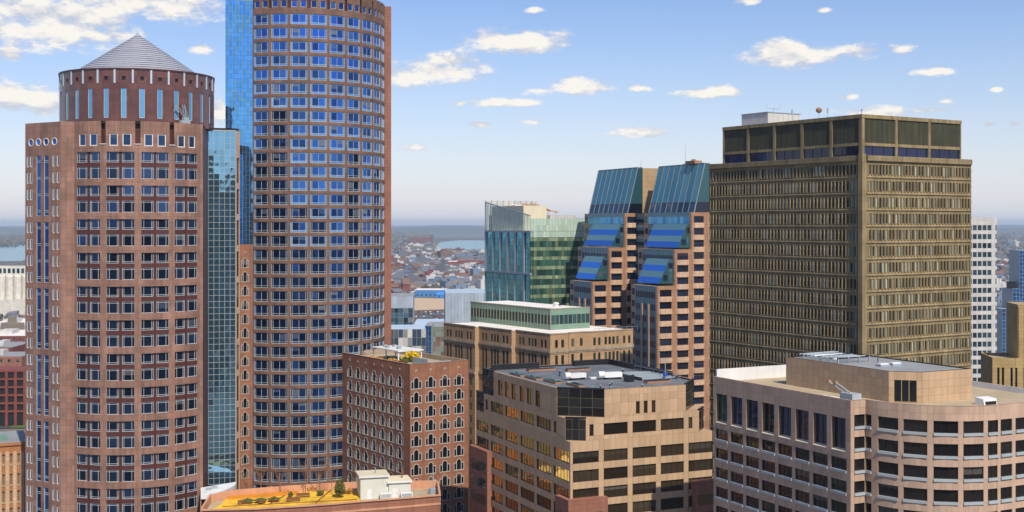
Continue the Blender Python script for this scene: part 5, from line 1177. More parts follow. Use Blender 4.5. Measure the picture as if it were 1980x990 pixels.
# ------------------------------------------------------------------ stepped twin with blue sloped glazing
def stepped_wings():
    al = R_(24.2); dr = Vector((math.cos(al), math.sin(al))); dl = Vector((-math.sin(al), math.cos(al)))
    D = 425.0; O = Vector(((1270 - CX)/FPX*D, D)); root = thing('stepped_office_building', 'stepped peach stone building with two wings of sloping royal blue glass', 'building', (O.x, O.y, 0), al)
    FL = 4.12; zR = (89.4, 101.7, 114.3, 131.2); XS0 = (0.0, 6.9, 13.4, 26.0); XS = XS0; YS = (17.5, 24.5, 31.5)
    SL0 = ((1.4, 5.4, 90.2, 98.4), (8.6, 12.4, 102.3, 110.3)); wins = {}
    def addw(w, h, m): wins.setdefault((round(w,2), round(h,2)), []).append(m)
    def stone_face(A, B, z0, z1, nb, off, wf=0.62, mat='dtan'):
        """bays with bowed piers: window openings nb per floor"""
        fm = face_m(A, B); L = dist2(A, B); holes = []; bw = L/nb; k = 0
        z = z1 - 1.25 - 2.25
        while z > max(z0, 20):
            for i in range(nb):
                a, b = (i+0.5)*bw - wf*bw/2, (i+0.5)*bw + wf*bw/2; holes.append((a, b, z, z+2.25)); addw(b-a, 2.25, fm @ T((a+b)/2, 0.3, z))
                if off:
                    m = (a, b, z)
            z -= FL
        w = MB(); w.wall(0, L, z0, z1, holes, 0.36); w.build('wall', [mat], root, fm)
        zz = z1 - 1.25 - 2.25
        # projecting peach bands under each row, chamfered at their ends
        while zz > max(z0, 24) and off:
            for i in range(nb):
                a, b = (i+0.5)*bw - wf*bw/2 - 0.35, (i+0.5)*bw + wf*bw/2 + 0.35; q = 0.45
                m = MB(); m.prism([(a,0.0),(a+0.5,-q),(b-0.5,-q),(b,0.0)], zz-1.75, zz-0.05); m.build('spandrel', ['dtan'], root, fm)
            zz -= FL
    def wing(y0, low):
        XS = tuple(v + low for v in XS0); slopes = tuple((a+low, b+low, c, d) for a, b, c, d in SL0)
        # right-hand stone faces of the three steps (plane y = y0)
        stone_face((XS[0],y0), (XS[1],y0), 0, zR[0], 1, True, 0.66, 'dtan2'); stone_face((XS[1],y0), (XS[2],y0), 0, zR[1], 1, True, 0.66, 'dtan2'); stone_face((XS[2],y0), (XS[3],y0), 0, zR[2], 2, True, 0.62, 'dtan2')
        # left faces: glass with stone fins, far ends in stone
        for s in range(3):
            ye = y0 + YS[s]; fm = face_m((XS[s],ye), (XS[s],y0)); L = YS[s]; zt = zR[s]
            zl = 0 if s == 0 else zR[s-1]
            w = MB(); w.box(0, 3.2, 0, 0.5, zl, zt); w.build('end_bay', ['dtan'], root, fm)
            k = 0; z = zt - 3.5
            while z > max(zl, 20):
                m = MB(); m.box(0.5, 2.7, -0.03, 0.06, z, z+2.2); m.build('pane', ['g_d'], root, fm); z -= FL
            m = MB(); m.box(L-1.0, L, -0.04, 0.5, zl, zt); m.build('corner_pier', ['dtan'], root, fm)
            z = zt; j = 0
            while z > max(zl + 0.5, 30):
                h = FL/2; zb = max(zl, z-h); m = MB(); m.box(3.2, L-1.0, 0.06, 0.3, zb, z-0.03); m.build('glass_band', ['teal' if j % 2 == 0 else 'g_dmid'], root, fm); z -= h; j += 1
            if s == 0:
                for q in range(1, 3): m = MB(); x = 3.2 + (L-4.2)*q/3; m.box(x-0.55, x+0.55, -0.3, 0.3, 0, zt-6.2); m.build('stone_fin', ['dtan'], root, fm)
            for q in range(1, 9): m = MB(); x = 3.2 + (L-4.2)*q/9; m.box(x-0.04, x+0.04, 0.0, 0.2, max(zl, 30), zt); m.build('mullion', ['steel'], root, fm)
            plain_wall(root, (XS[s]+7.5,ye), (XS[s],ye), zl, zt, 'dtan')
        # roofs of the steps and the sloping blue glass standing on them
        for s in range(2):
            flat_roof(root, [(XS[s],y0),(XS[s+1],y0),(XS[s+1],y0+YS[s]),(XS[s],y0+YS[s])], zR[s], 'dtan', 'step_roof')
            xb, xt, zb, zt = slopes[s]; ya, yb = y0 + 0.9, y0 + YS[s] - 1.6; nb = 4
            for j in range(nb):
                t0, t1 = j/nb, (j+1)/nb; P = lambda t, y: (xb+(xt-xb)*t, y, zb+(zt-zb)*t)
                npn = 9
                m = MB(); m.face([P(t0,yb), P(t0,ya), P(t1,ya), P(t1,yb)]); m.face([P(t0,ya), (XS[s+1]+0.2,ya,P(t0,0)[2]), (XS[s+1]+0.2,ya,P(t1,0)[2]), P(t1,ya)], 1); m.face([(XS[s+1]+0.2,yb,P(t0,0)[2]), P(t0,yb), P(t1,yb), (XS[s+1]+0.2,yb,P(t1,0)[2])], 1)
                m.build('sloped_glazing', ['g_dblue' if j % 2 == 0 else 'teal', 'g_dside'], root)
            for j in (0, 1): m = MB(); z = zb + (zt-zb)*(0.12+0.5*j); x = xb+(xt-xb)*(0.12+0.5*j); m.box(x+1.2, x+2.8, ya-0.04, ya+0.05, z, z+1.9); m.build('window', ['g_d'], root)
            m = MB(); m.prism([(xt,ya),(XS[s+1]+0.2,ya),(XS[s+1]+0.2,yb),(xt,yb)], zb, zt+0.02); m.build('glazing_head', ['teal'], root)
        # top: glass mansard with ribs against a stone core
        s = 2; xb, xt, zb, zt = XS[2]+1.6, XS[2]+5.9, zR[2], zR[3]; ya, yb = y0+0.6, y0+YS[2]-0.6
        P = lambda t, y: (xb+(xt-xb)*t, y, zb+(zt-zb)*t); XM = XS[2]+7.8
        for (t0, t1, mt) in ((0, 0.21, 'g_dmid'), (0.21, 1.0, 'g_droof')):
            nq = 8
            for q in range(nq):
                y_a, y_b = ya+(yb-ya)*q/nq, ya+(yb-ya)*(q+1)/nq; m = MB(); m.face([P(t0,y_b), P(t0,y_a), P(t1,y_a), P(t1,y_b)]); m.build('roof_pane', [mt], root)
            m = MB(); m.face([P(t0,ya), (XM,ya,P(t0,0)[2]), (XM,ya,P(t1,0)[2]), P(t1,ya)]); m.build('gable_pane', ['g_d' if t0 == 0 else 'g_dside'], root)
            m = MB(); m.face([(XM,yb,P(t0,0)[2]), P(t0,yb), P(t1,yb), (XM,yb,P(t1,0)[2])]); m.build('gable_pane', ['g_dside'], root)
        for q in range(9): y = ya+(yb-ya)*q/8; m = MB(); m.bar(P(0,y), P(1,y), 0.22, 4); m.build('roof_rib', ['rib'], root)
        for t in (0.0, 0.21, 1.0): m = MB(); a, b = P(t,ya), P(t,yb); m.bar(a, b, 0.16, 4); m.build('roof_rail', ['rib'], root)
        m = MB(); m.box(xb+0.3, XS[2]+8.4, ya+0.2, yb-0.2, zb-0.4, zb); m.build('roof_deck', ['rib'], root)
        m = MB(); m.prism([(xt,ya),(XM,ya),(XM,yb),(xt,yb)], zt-0.3, zt+0.05); m.build('ridge', ['rib'], root)
        c = MB(); c.wall(0, 17.0, zb, zt-0.2, (), 0); c.build('core_wall', ['dtan_g'], root, face_m((XM,y0+0.3), (XM+17.0,y0+0.3)))
        m = MB(); m.prism([(XM,y0+0.31),(XM+17,y0+0.31),(XM+17,y0+YS[2]),(XM,y0+YS[2])], zb, zt-0.22); m.build('core', ['dtan_g'], root)
        # light blue glass storey below the mansard
        fm = face_m((XS[2],y0+YS[2]), (XS[2],y0)); L = YS[2]
        for q in range(14): m = MB(); a, b = 3.2+(L-4.2)*q/14, 3.2+(L-4.2)*(q+1)/14; m.box(a+0.04, b-0.04, -0.05, 0.05, zR[2]-3.9, zR[2]-1.4); m.build('pane', ['g_dlight'], root, fm)
        m = MB(); m.box(3.2, L-1.0, -0.05, 0.06, zR[2]-1.4, zR[2]+0.1); m.build('parapet_panel', ['teal'], root, fm)
    wing(0.0, 0.0); wing(38.0, -4.5)
    # glazed link between the wings
    xl = XS[2] + 0.5; fm = face_m((xl, 38.5), (xl, 31.0)); z = zR[2] - 0.2; j = 0
    while z > 34: m = MB(); m.box(0, 7.5, 0, 0.3, z-2.02, z); m.build('glass_band', ['teal' if j % 2 == 0 else 'g_dmid'], root, fm); z -= 2.06; j += 1
    plain_wall(root, (XS[3],0), (XS[3],72), 0, zR[2], 'dtan2'); flat_roof(root, [(XS[2],0),(XS[3]+4,0),(XS[3]+4,72),(XS[2],72)], zR[2]-0.05, 'roofgry')
    for (w_, h_), ms in wins.items():
        f, g = window(w_, h_, (0.5,), (), 0.07, 0.06, 0.08, 'black', 'g_d'); place(root, 'window', f, ms, ('pane', g))
    W = WM[root.name]
    for k, (y, h) in enumerate(((14.0, 7.0), (45.0, 3.0))):
        t = thing('rooftop_antenna', ('tall thin antenna on the near blue mansard roof', 'short thin antenna on the far blue mansard roof')[k], 'antenna', tuple(W @ Vector((XS[2]+6.5, y, zR[3]))), al); m = MB(); m.bar((0,0,0), (0,0,h), 0.1, 5, 0, 0.04); m.build('pole', ['steel'], t); m = MB(); m.box(-0.4,0.4,-0.4,0.4,0,0.4); m.build('base', ['rib'], t)
    t = thing('roof_unit', 'rusty low machine on the near blue mansard roof ridge', 'roof unit', tuple(W @ Vector((XS[2]+6.5, 8.5, zR[3]))), al); m = MB(); m.box(-1.5,1.5,-3,3,0,1.1); m.build('casing', ['dtan2'], t); m = MB(); m.lathe([(1.0,1.1),(0.8,1.6),(0,1.8)], 10); m.build('cowl', ['dtan2'], t)
M['dtan_g'] = stone('stone_grid_cladding', (0.40, 0.29, 0.16), (2.1, 2.0), 0.06, jdark=0.5)
M['g_dmid'] = glass('slate_blue_glass', (0.02, 0.05, 0.10), metal=0.2, tilt=0.03, var=0.5)
M['g_dlight'] = glass('light_blue_glass', (0.10, 0.40, 0.66), metal=0.5, tilt=0.012, var=0.15)
stepped_wings()

# ------------------------------------------------------------------ teal glass tower
def glass_tower():
    al = R_(26.8); dr = Vector((math.cos(al), math.sin(al))); dl = Vector((-math.sin(al), math.cos(al)))
    D = 500.0; O = Vector(((1026 - CX)/FPX*D, D)); root = thing('glass_office_tower', 'teal glass office tower with a slanting glass screen round its roof', 'tower', (O.x, O.y, 0), al)
    LL = hit(O, dl, 938); LR = hit(O, dr, 1132); zr = 106.0
    fm = face_m((0,LL), (0,0)); zl, zc = 119.6, 113.6
    # left face: five bays between steel frames, three tall tiers
    tiers = ((20, 49.5), (50.5, 82), (83, 101)); nb = 5; bx = LL*0.83/nb
    panes = MB(False)
    def pane(a, b, c, d, y=0.0, dst=None):
        q = MB(); q.box(a+0.04, b-0.04, y, y+0.06, c+0.04, d-0.04); B = len(dst.v); dst.v += q.v; dst.f += [[i+B for i in f] for f in q.f]; dst.m += q.m; dst.uv += q.uv
    for (z0, z1) in ((30, 60), (61, 90)):
        for i in range(nb):
            for q in range(4):
                n = 14
                for j in range(n): pane(i*bx + bx*q/4, i*bx + bx*(q+1)/4, z0+(z1-z0)*j/n, z0+(z1-z0)*(j+1)/n, 0.12, panes)
    for i in range(nb):
        for q in range(4):
            for j in range(6): pane(i*bx + bx*0.14 + bx*0.86*q/4, i*bx + bx*0.14 + bx*0.86*(q+1)/4, 91+16*j/6, 91+16*(j+1)/6, 0.4, panes)
    x = nb*bx
    for q in range(4):
        for j in range(36): pane(x + (LL-x)*q/4, x + (LL-x)*(q+1)/4, 30+77*j/36, 30+77*(j+1)/36, 0.5, panes)
    o = panes.build('panes', ['g_gleft'], root, fm); o['kind'] = 'stuff'
    for i in range(nb+1): m = MB(); m.box(i*bx-0.17, i*bx+0.17, -0.12, 0.2, 20, 107.5); m.build('frame_post', ['steel'], root, fm)
    m = MB(); m.box(nb*bx+0.35, nb*bx+1.5, -0.16, 0.4, 20, 107.5); m.build('frame_post', ['steel'], root, fm)
    for z in (60.2, 90.2, 107): m = MB(); m.box(0, LL, -0.2, 0.6, z, z+0.8); m.build('frame_beam', ['steel'], root, fm)
    for i in range(nb): m = MB(); m.box(i*bx+0.35, i*bx+bx*0.14, 0.0, 1.0, 91, 107); m.build('recess_panel', ['steel'], root, fm)
    m = MB(); m.box(0, LL, 0.9, 1.1, 20, 107.4); m.build('backing', ['black'], root, fm)
    # slanting glass screen above: pale panes between steel bars
    n = 16
    for i in range(n):
        a, b = LL*i/n, LL*(i+1)/n; za, zb = zl+(zc-zl)*i/n, zl+(zc-zl)*(i+1)/n
        for j in range(4):
            f = lambda z, t: 107.8 + (z-107.8)*t
            m = MB(); m.face([(a+0.06,0,f(za,j/4)+0.05),(b-0.06,0,f(zb,j/4)+0.05),(b-0.06,0,f(zb,(j+1)/4)),(a+0.06,0,f(za,(j+1)/4))]); m.face([(a+0.06,0.06,f(za,j/4)+0.05),(a+0.06,0.06,f(za,(j+1)/4)),(b-0.06,0.06,f(zb,(j+1)/4)),(b-0.06,0.06,f(zb,j/4)+0.05)]); m.build('screen_pane', ['g_pale'], root, fm)
        m = MB(); m.box(a-0.05, a+0.05, -0.04, 0.1, 107.8, za+0.2); m.build('screen_post', ['steel'], root, fm)
    m = MB(); m.bar((0,0,zl+0.1), (LL,0,zc+0.1), 0.25, 4); m.build('screen_rail', ['steel'], root, fm)
    # right face
    fr = face_m((0,0), (LR,0)); pr = MB(False); ps = MB(False); nc = 18
    for i in range(nc):
        for j in range(20):
            a, b = LR*i/nc, LR*(i+1)/nc; z0 = 30+75*j/20; pane(a, b, z0, z0+2.3, 0.1, pr); pane(a, b, z0+2.3, z0+3.75, 0.1, ps)
    o = pr.build('panes', ['g_gright'], root, fr); o['kind'] = 'stuff'; o = ps.build('spandrel_panes', ['g_gspan'], root, fr); o['kind'] = 'stuff'
    m = MB(); m.box(0, LR, 0.15, 0.5, 20, 105); m.build('backing', ['black'], root, fr)
    for i in range(nc):
        for j in range(3): m = MB(); a, b = LR*i/nc, LR*(i+1)/nc; m.box(a+0.05, b-0.05, 0, 0.06, 105.1+2.5*j, 107.5+2.5*j); m.build('screen_pane', ['g_pale2'], root, fr)
    for i in range(nc+1): m = MB(); x = LR*i/nc; m.box(x-0.05, x+0.05, -0.06, 0.1, 105, 112.7); m.build('screen_post', ['steel'], root, fr)
    flat_roof(root, [(0,0),(LR,0),(LR,LL),(0,LL)], 107.6, 'roofwht'); plain_wall(root, (LR,0), (LR,LL), 0, 112.6, 'g_gright'); plain_wall(root, (LR,LL), (0,LL), 0, 107.6, 'steel')
    m = MB(); m.box(0, LR, LL-0.3, LL, 107.6, 120.2); m.build('back_screen', ['wht_t'], root)
    for i in range(9): m = MB(); x = LR*i/9; m.box(x-0.12, x+0.12, LL-0.6, LL-0.3, 107.6, 120.4); m.build('screen_post', ['steel'], root)
    for (x0, x1, y0, y1, h, mt) in ((12, LR-1, 6, 34, 6.4, 'wht_t'), (1.5, 12, 9, 38, 10.2, 'cream')): m = MB(); m.box(x0, x1, y0, y1, 107.6, 107.6+h); m.build('plant_room', [mt], root)
    rn = random.Random(2)
    for i in range(8): m = MB(); y = 14+i*2.4; m.bar((6+rn.random()*3, y, 118.2+rn.random()*0.8), (20+rn.random()*3, y+1, 114.8+rn.random()), 0.25, 5); m.build('roof_pipe', [rn.choice(['dtan','white','dtan2'])], root)
M['g_pale2'] = glass('pale_green_screen', (0.50, 0.66, 0.54), metal=0.2, tilt=0.02, var=0.12)
glass_tower()

# ------------------------------------------------------------------ right edge: white tower, cobalt tower, yellow stone block
def right_edge():
    D = 565.0; X = lambda px, d: (px-CX)/FPX*d
    root = thing('white_office_tower', 'slim white precast tower with square dark windows and a rounded end', 'tower', (X(1876,D), D, 0), R_(8))
    L = 11.2; zt = zat(420, D); r = 2.6; f1 = face_m((-8,0), (L,0)); wins = []; holes = []; p = 2.32
    for k in range(26):
        z = zt - 5.9 - 4.0*k
        for i in range(8): xc = 8+L - 0.9 - p*(i+0.5); holes.append((xc-0.95, xc+0.95, z, z+2.35)); wins.append(f1 @ T(xc, 0.25, z))
    w = MB(); w.wall(0, L+8, 0, zt, holes, 0.3); w.build('wall', ['wht_t'], root, f1)
    w = MB(); w.bend = r; hh = []
    for k in range(26): z = zt - 5.9 - 4.0*k; hh.append((0.9, 3.6, z, z+2.35))
    w.wall(0, math.pi/2*r, 0, zt, hh, 0.25, xstep=0.5); w.build('wall', ['wht_t'], root, T(L, r, 0))
    for k in range(26):
        z = zt - 5.9 - 4.0*k; m = MB(); m.lathe([(r-0.2, z), (r-0.2, z+2.35)], 6, 0.9/r, 3.6/r, c=(L, r)); m.build('curved_pane', ['g_w'], root)
    f, g = window(1.9, 2.35, (), (), 0.08, 0.06, 0.08, 'steel', 'g_w'); place(root, 'window', f, wins, ('pane', g))
    plain_wall(root, (L+r,r), (L+r,20), 0, zt, 'wht_t'); flat_roof(root, [(-8,0),(L,0),(L+r,r),(L+r,20),(-8,20)], zt-0.3, 'roofgry')
    m = MB(); m.box(-4, 2.0, 5, 12, zt-0.3, zt+6.5); m.build('plant_room', ['louvre'], root)
    # cobalt stepped glass tower
    D = 650.0; root = thing('cobalt_glass_tower', 'cobalt blue glass tower stepping down to the left at the right edge', 'tower', (X(1938,D), D, 0), R_(4))
    st = ((0, 5.6, zat(597,D)), (5.6, 9.2, zat(558,D)), (9.2, 24, zat(484,D)))
    for (a, b, z1) in st:
        n = max(2, int(round((b-a)/1.7))); nr = int((z1-20)/2.0); pn = MB(False)
        for i in range(n):
            for j in range(nr):
                q = MB(); x0, x1 = a+(b-a)*i/n, a+(b-a)*(i+1)/n; z0 = z1-2.0*(j+1); q.box(x0+0.08, x1-0.08, 0, 0.08, z0+0.08, z0+1.92); B = len(pn.v); pn.v += q.v; pn.f += [[t+B for t in f] for f in q.f]; pn.m += q.m; pn.uv += q.uv
        o = pn.build('panes', ['g_f'], root); o['kind'] = 'stuff'
        m = MB(); m.box(a, b, 0.06, 12, 0, z1); m.build('frame', ['frame'], root)
    m = MB(); m.box(5.0, 7.8, 1, 6, zat(558,D), zat(545,D)); m.build('plant_room', ['black'], root)
    # yellow limestone block with a taller shaft
    D = 345.0; al = R_(33); root = thing('limestone_block', 'yellow limestone block with tall narrow windows and a taller shaft', 'building', (X(1919,D), D, 0), R_(-8))
    z1 = zat(692, D); z2 = zat(590, D); f1 = face_m((0,0), (16,0)); holes = []; ws = []
    for c in (1.55, 2.75, 5.0, 6.2, 8.4, 9.6):
        for z in (z1-8.8, z1-21): holes.append((c-0.3, c+0.3, z, z+6.2)); ws.append(f1 @ T(c, 0.4, z))
    w = MB(); w.wall(0, 16, 0, z1, holes, 0.45); w.build('wall', ['yel'], root, f1)
    f, g = window(0.6, 6.2, (), (0.33, 0.66), 0.05, 0.05, 0.06, 'louvre', 'g_dark'); place(root, 'window', f, ws, ('pane', g))
    w = MB(); w.box(7.4, 22, 3.2, 16, z1-3, z2); w.build('shaft', ['yel'], root)
    for q in range(6): m = MB(); x = 7.6+q*1.5; m.box(x, x+0.35, 3.0, 3.25, z1-1, z2-0.5); m.build('pilaster', ['yel'], root)
    plain_wall(root, (0,14), (0,0), 0, z1, 'yel'); poly = [(0,0),(16,0),(16,14),(0,14)]; flat_roof(root, poly, z1-0.5, 'rooftan'); parapet(root, poly, z1+0.05, 0.6, 0.35, 'yel')
right_edge()
# ------------------------------------------------------------------ low building with the orange roof terrace, bottom
def terrace_building():
    z = 45.0; front = [gpz(p[0], p[1], z) for p in ((389, 987), (440, 986), (490, 985), (531, 982.5), (590, 979), (640, 975.5), (696, 970.5), (750, 966.5), (800, 962.5), (852, 958))]
    back = [gpz(p[0], p[1], z) for p in ((848, 934.5), (770, 935), (690, 937), (610, 941), (530, 946.5), (452, 953), (405, 962))]
    o = front[0]; root = thing('terrace_building', 'low curved red-brown building with an orange roof terrace', 'building', (o[0], o[1], 0))
    F = [(p[0]-o[0], p[1]-o[1]) for p in front]; B = [(p[0]-o[0], p[1]-o[1]) for p in back]; poly = F + B
    ws = []
    for i in range(len(F)-1):
        A, Bp = F[i], F[i+1]; L = dist2(A, Bp); fm = face_m(A, Bp); holes = []
        for q in (0.25, 0.75):
            for k in range(4): zz = z - 7.2 - 4.0*k; holes.append((L*q-0.8, L*q+0.8, zz, zz+2.4)); ws.append(fm @ T(L*q, 0.25, zz))
        w = MB(); w.wall(0, L, 0, z, holes, 0.3); w.build('wall', ['base'], root, fm)
        m = MB(); m.box(0, L, -0.3, 0.45, z-0.05, z+0.22); m.build('coping', ['brown_edge'], root, fm)
        m = MB(); m.box(0, L, -0.12, 0.05, z-2.2, z-1.7); m.build('string_course', ['brown_edge'], root, fm)
    f, g = window(1.6, 2.4, (0.5,), (0.6,), 0.1, 0.07, 0.1, 'white', 'g_dark'); place(root, 'window', f, ws, ('pane', g))
    bp = [F[-1]] + B + [F[0]]
    for i in range(len(bp)-1):
        A, Bp = bp[i], bp[i+1]; m = MB(); m.box(-0.05, dist2(A, Bp)+0.05, 0.0, 0.45, z-1.3, z+0.75); m.build('back_parapet', ['brown_edge'], root, face_m(A, Bp))
        plain_wall(root, A, Bp, 0, z-1.3, 'base')
    flat_roof(root, poly, z-1.25, 'rooftan')
    loc = lambda px, py, zz=z-1.2: (gpz(px, py, zz)[0]-o[0], gpz(px, py, zz)[1]-o[1])
    dk = MB(); dz = z-1.0; pts = [loc(p[0], p[1], dz) for p in ((410, 985.5), (480, 984), (560, 979.5), (640, 973.5), (697, 969), (693, 950), (650, 943), (560, 948), (470, 955.5), (438, 960), (432, 972))]
    dk.prism(pts, z-1.24, dz); dk.build('terrace_deck', ['orange'], root)
    up = MB(); pts = [loc(p[0], p[1], dz+0.5) for p in ((440, 962), (520, 957), (578, 952), (572, 948), (500, 953), (446, 958))]; up.prism(pts, dz, dz+0.5); up.build('raised_bed', ['orange2'], root)
    def at(px, py, zz): p = gpz(px, py, zz); return (p[0], p[1], zz)
    for k, (px, py) in enumerate(((479, 973), (504, 972), (530, 970))):
        t = thing('round_planter', ('leftmost of three round planters on the orange terrace', 'middle of three round planters on the orange terrace', 'rightmost of three round planters on the orange terrace')[k], 'planter', at(px, py, dz), 0, 'round planters on the terrace')
        m = MB(); m.lathe([(0.9,0),(1.2,0.7),(1.3,0.75),(1.05,0.76),(0,0.7)], 14); m.build('pot', ['wood'], t)
        c = MB(False)
        for _ in range(260):
            a = random.random()*6.28; r = random.random()**0.5*1.45; p = Vector((r*math.cos(a), r*math.sin(a), 0.65+random.random()*0.5*(1.3-r))); u = Vector((random.gauss(0,1), random.gauss(0,1), random.gauss(0,1))).normalized(); q = u.orthogonal(); k2 = 0.2; c.face([p-u*k2, p+q*k2*0.5, p+u*k2, p-q*k2*0.5])
        c.build('plants', ['leaf' if k < 2 else 'olive'], t)['kind'] = 'stuff'
    def seat(px, py, rz, label, kind):
        t = thing(kind, label, 'bench' if 'bench' in kind else 'chair', at(px, py, dz), rz, 'terrace seats'); w = 1.6 if 'bench' in kind else 0.7
        m = MB(); m.box(-w, w, -0.35, 0.35, 0.42, 0.5); m.build('seat', ['wood'], t); m = MB(); m.box(-w, w, 0.3, 0.4, 0.5, 1.0); m.build('backrest', ['wood'], t)
        for sx in (-w+0.1, w-0.1):
            for sy in (-0.3, 0.3): m = MB(); m.box(sx-0.06, sx+0.06, sy-0.06, sy+0.06, 0, 0.42); m.build('leg', ['wood'], t)
    seat(466, 975.5, 0.4, 'wooden chair left of the leftmost planter', 'chair'); seat(505, 975.5, -0.2, 'wooden chair in front of the middle planter', 'chair'); seat(567, 970, 0.3, 'wooden bench in the middle of the orange terrace', 'bench'); seat(586, 961.5, 0.2, 'wooden bench beside the raised bed', 'bench')
    for k, (px, py, rx) in enumerate(((452, 958.5, 2.2), (500, 955.5, 2.6), (555, 951.5, 2.6), (606, 949, 2.4), (560, 962, 1.2), (620, 958, 1.4), (672, 955, 1.6))):
        foliage('dry_grass_clump', ('leftmost dry grass clump by the terrace back wall', 'second dry grass clump from the left by the terrace back wall', 'third dry grass clump by the terrace back wall', 'dry grass clump behind the bench by the terrace back wall', 'small dry grass clump beside the raised bed', 'small dry grass clump in the middle of the terrace', 'dry grass clump between the evergreen bush and the white shed')[k], 'grass clump', at(px, py, dz+0.02), (rx, rx*0.6, 1.3), 260, ('straw', 'olive', 'straw', 'straw', 'leaf', 'olive', 'straw')[k], 0.24, group='terrace grasses')
    for k, (pa, pb) in enumerate((((430, 980), (690, 966.5)), ((520, 976), (560, 953)), ((610, 973), (640, 948)))):
        A, B = loc(*pa, dz), loc(*pb, dz); m = MB(); m.box(0, dist2(A, B), -0.15, 0.15, dz, dz+0.16); m.build('timber_edging', ['wood'], root, face_m(A, B))
    # sheds
    t = thing('roof_shed', 'white two-part plant shed standing on the terrace building roof', 'shed', at(697, 966, z-1.25), R_(14))
    for (x0, x1, y0, y1, h) in ((0, 6.8, 0, 6.5, 5.2), (6.85, 12.2, -0.4, 5.8, 3.7)):
        m = MB(); m.box(x0, x1, y0, y1, 0, h); m.build('wall', ['shed'], t); m = MB(); m.box(x0-0.4, x1+0.3, y0-0.4, y1+0.3, h, h+0.5, 0, 1); m.build('roof', ['white', 'cream'], t)
    for (x, w, h, y) in ((1.6, 1.1, 2.3, -0.04), (7.7, 1.3, 2.3, -0.44)): m = MB(); m.box(x, x+w, y, y+0.1, 0, h); m.build('door', ['white'], t); m = MB(); m.box(x+w-0.2, x+w-0.08, y-0.06, y, 1.0, 1.15); m.build('handle', ['black'], t)
    m = MB(); m.bar((4.0,3,5.7), (4.0,3,7.0), 0.14, 8); m.build('flue', ['steel'], t); m = MB(); m.bar((10.6,3,4.2), (10.6,3,6.2), 0.16, 8); m.build('chimney', ['wood'], t)
    for k, (x, y) in enumerate(((4.6, -1.6), (9.6, -2.0))):
        t2 = thing('air_conditioner', ('left one of two white air conditioners before the plant shed', 'right one of two white air conditioners before the plant shed')[k], 'air conditioner', tuple(WM[t.name] @ Vector((x, y, 0))), R_(14), 'air conditioners before the shed')
        m = MB(); m.box(0, 2.8, 0, 1.0, 0.3, 1.5); m.build('casing', ['white'], t2); m = MB(); m.box(0.2, 2.6, -0.03, 0.02, 0.5, 1.3); m.build('grille', ['frame'], t2)
        for sx in (0.1, 2.5): m = MB(); m.box(sx, sx+0.2, 0.1, 0.9, 0, 0.3); m.build('foot', ['black'], t2)
    t = thing('cooling_unit', 'grey cooling unit with a mast at the terrace building right end', 'roof unit', at(836, 955, z-1.25), R_(10)); m = MB(); m.lathe([(0.9,0),(0.9,1.4),(0.7,1.5),(0,1.5)], 12); m.build('drum', ['steel'], t); m = MB(); m.bar((0.3,0,1.5), (0.3,0,5.2), 0.08); m.bar((-0.5,0,4.4), (0.8,0,5.0), 0.06); m.build('mast', ['steel'], t)
    foliage('evergreen_bush', 'tall olive evergreen bush at the back of the orange terrace', 'bush', at(657, 962, dz), (1.7, 1.7, 4.6), 1300, 'olive', 0.3)
    # bare trees behind the terrace
    for k, (px, py, h) in enumerate(((478, 958, 7.0), (505, 957, 7.8), (542, 955, 7.4), (590, 955, 9.0), (617, 955, 8.6), (642, 955, 9.4))):
        p = at(px, py, dz); lab = ('leftmost bare tree behind the terrace', 'second bare tree from the left behind the terrace', 'third bare tree from the left behind the terrace', 'bare tree behind the bench on the terrace', 'bare tree second from the evergreen bush', 'bare tree just left of the evergreen bush')[k]
        bare_tree(lab, p, h)
def bare_tree(label, loc, h, group='bare trees behind the terrace', mat='twig'):
    t = thing('bare_tree', label, 'tree', loc, random.random()*6, group); tr = MB(); tr.bar((0,0,-0.05), (0.1,0,h*0.45), 0.12, 6, 0, 0.07); tr.build('trunk', [mat], t)
    c = MB(False)
    for k in range(9):
        a = random.random()*6.28; s = Vector((0.05,0,h*random.uniform(.25,.45))); e = s + Vector((math.cos(a)*h*0.2, math.sin(a)*h*0.2, h*random.uniform(.3,.5))); c.bar(s, e, 0.05, 3, 0, 0.02)
        for q in range(7):
            p = s.lerp(e, random.uniform(.3,1)); b = random.random()*6.28; c.bar(p, p+Vector((math.cos(b)*h*.09, math.sin(b)*h*.09, h*random.uniform(.04,.13))), 0.022, 3, 0, 0.01)
    c.build('crown', [mat], t)
M['orange2'] = stone('orange_bed_edge', (0.55, 0.22, 0.02), None, 0, 0.9, streak=0)
M['shed'] = paint('off_white_siding', (0.60, 0.62, 0.55), 0.6)
terrace_building()

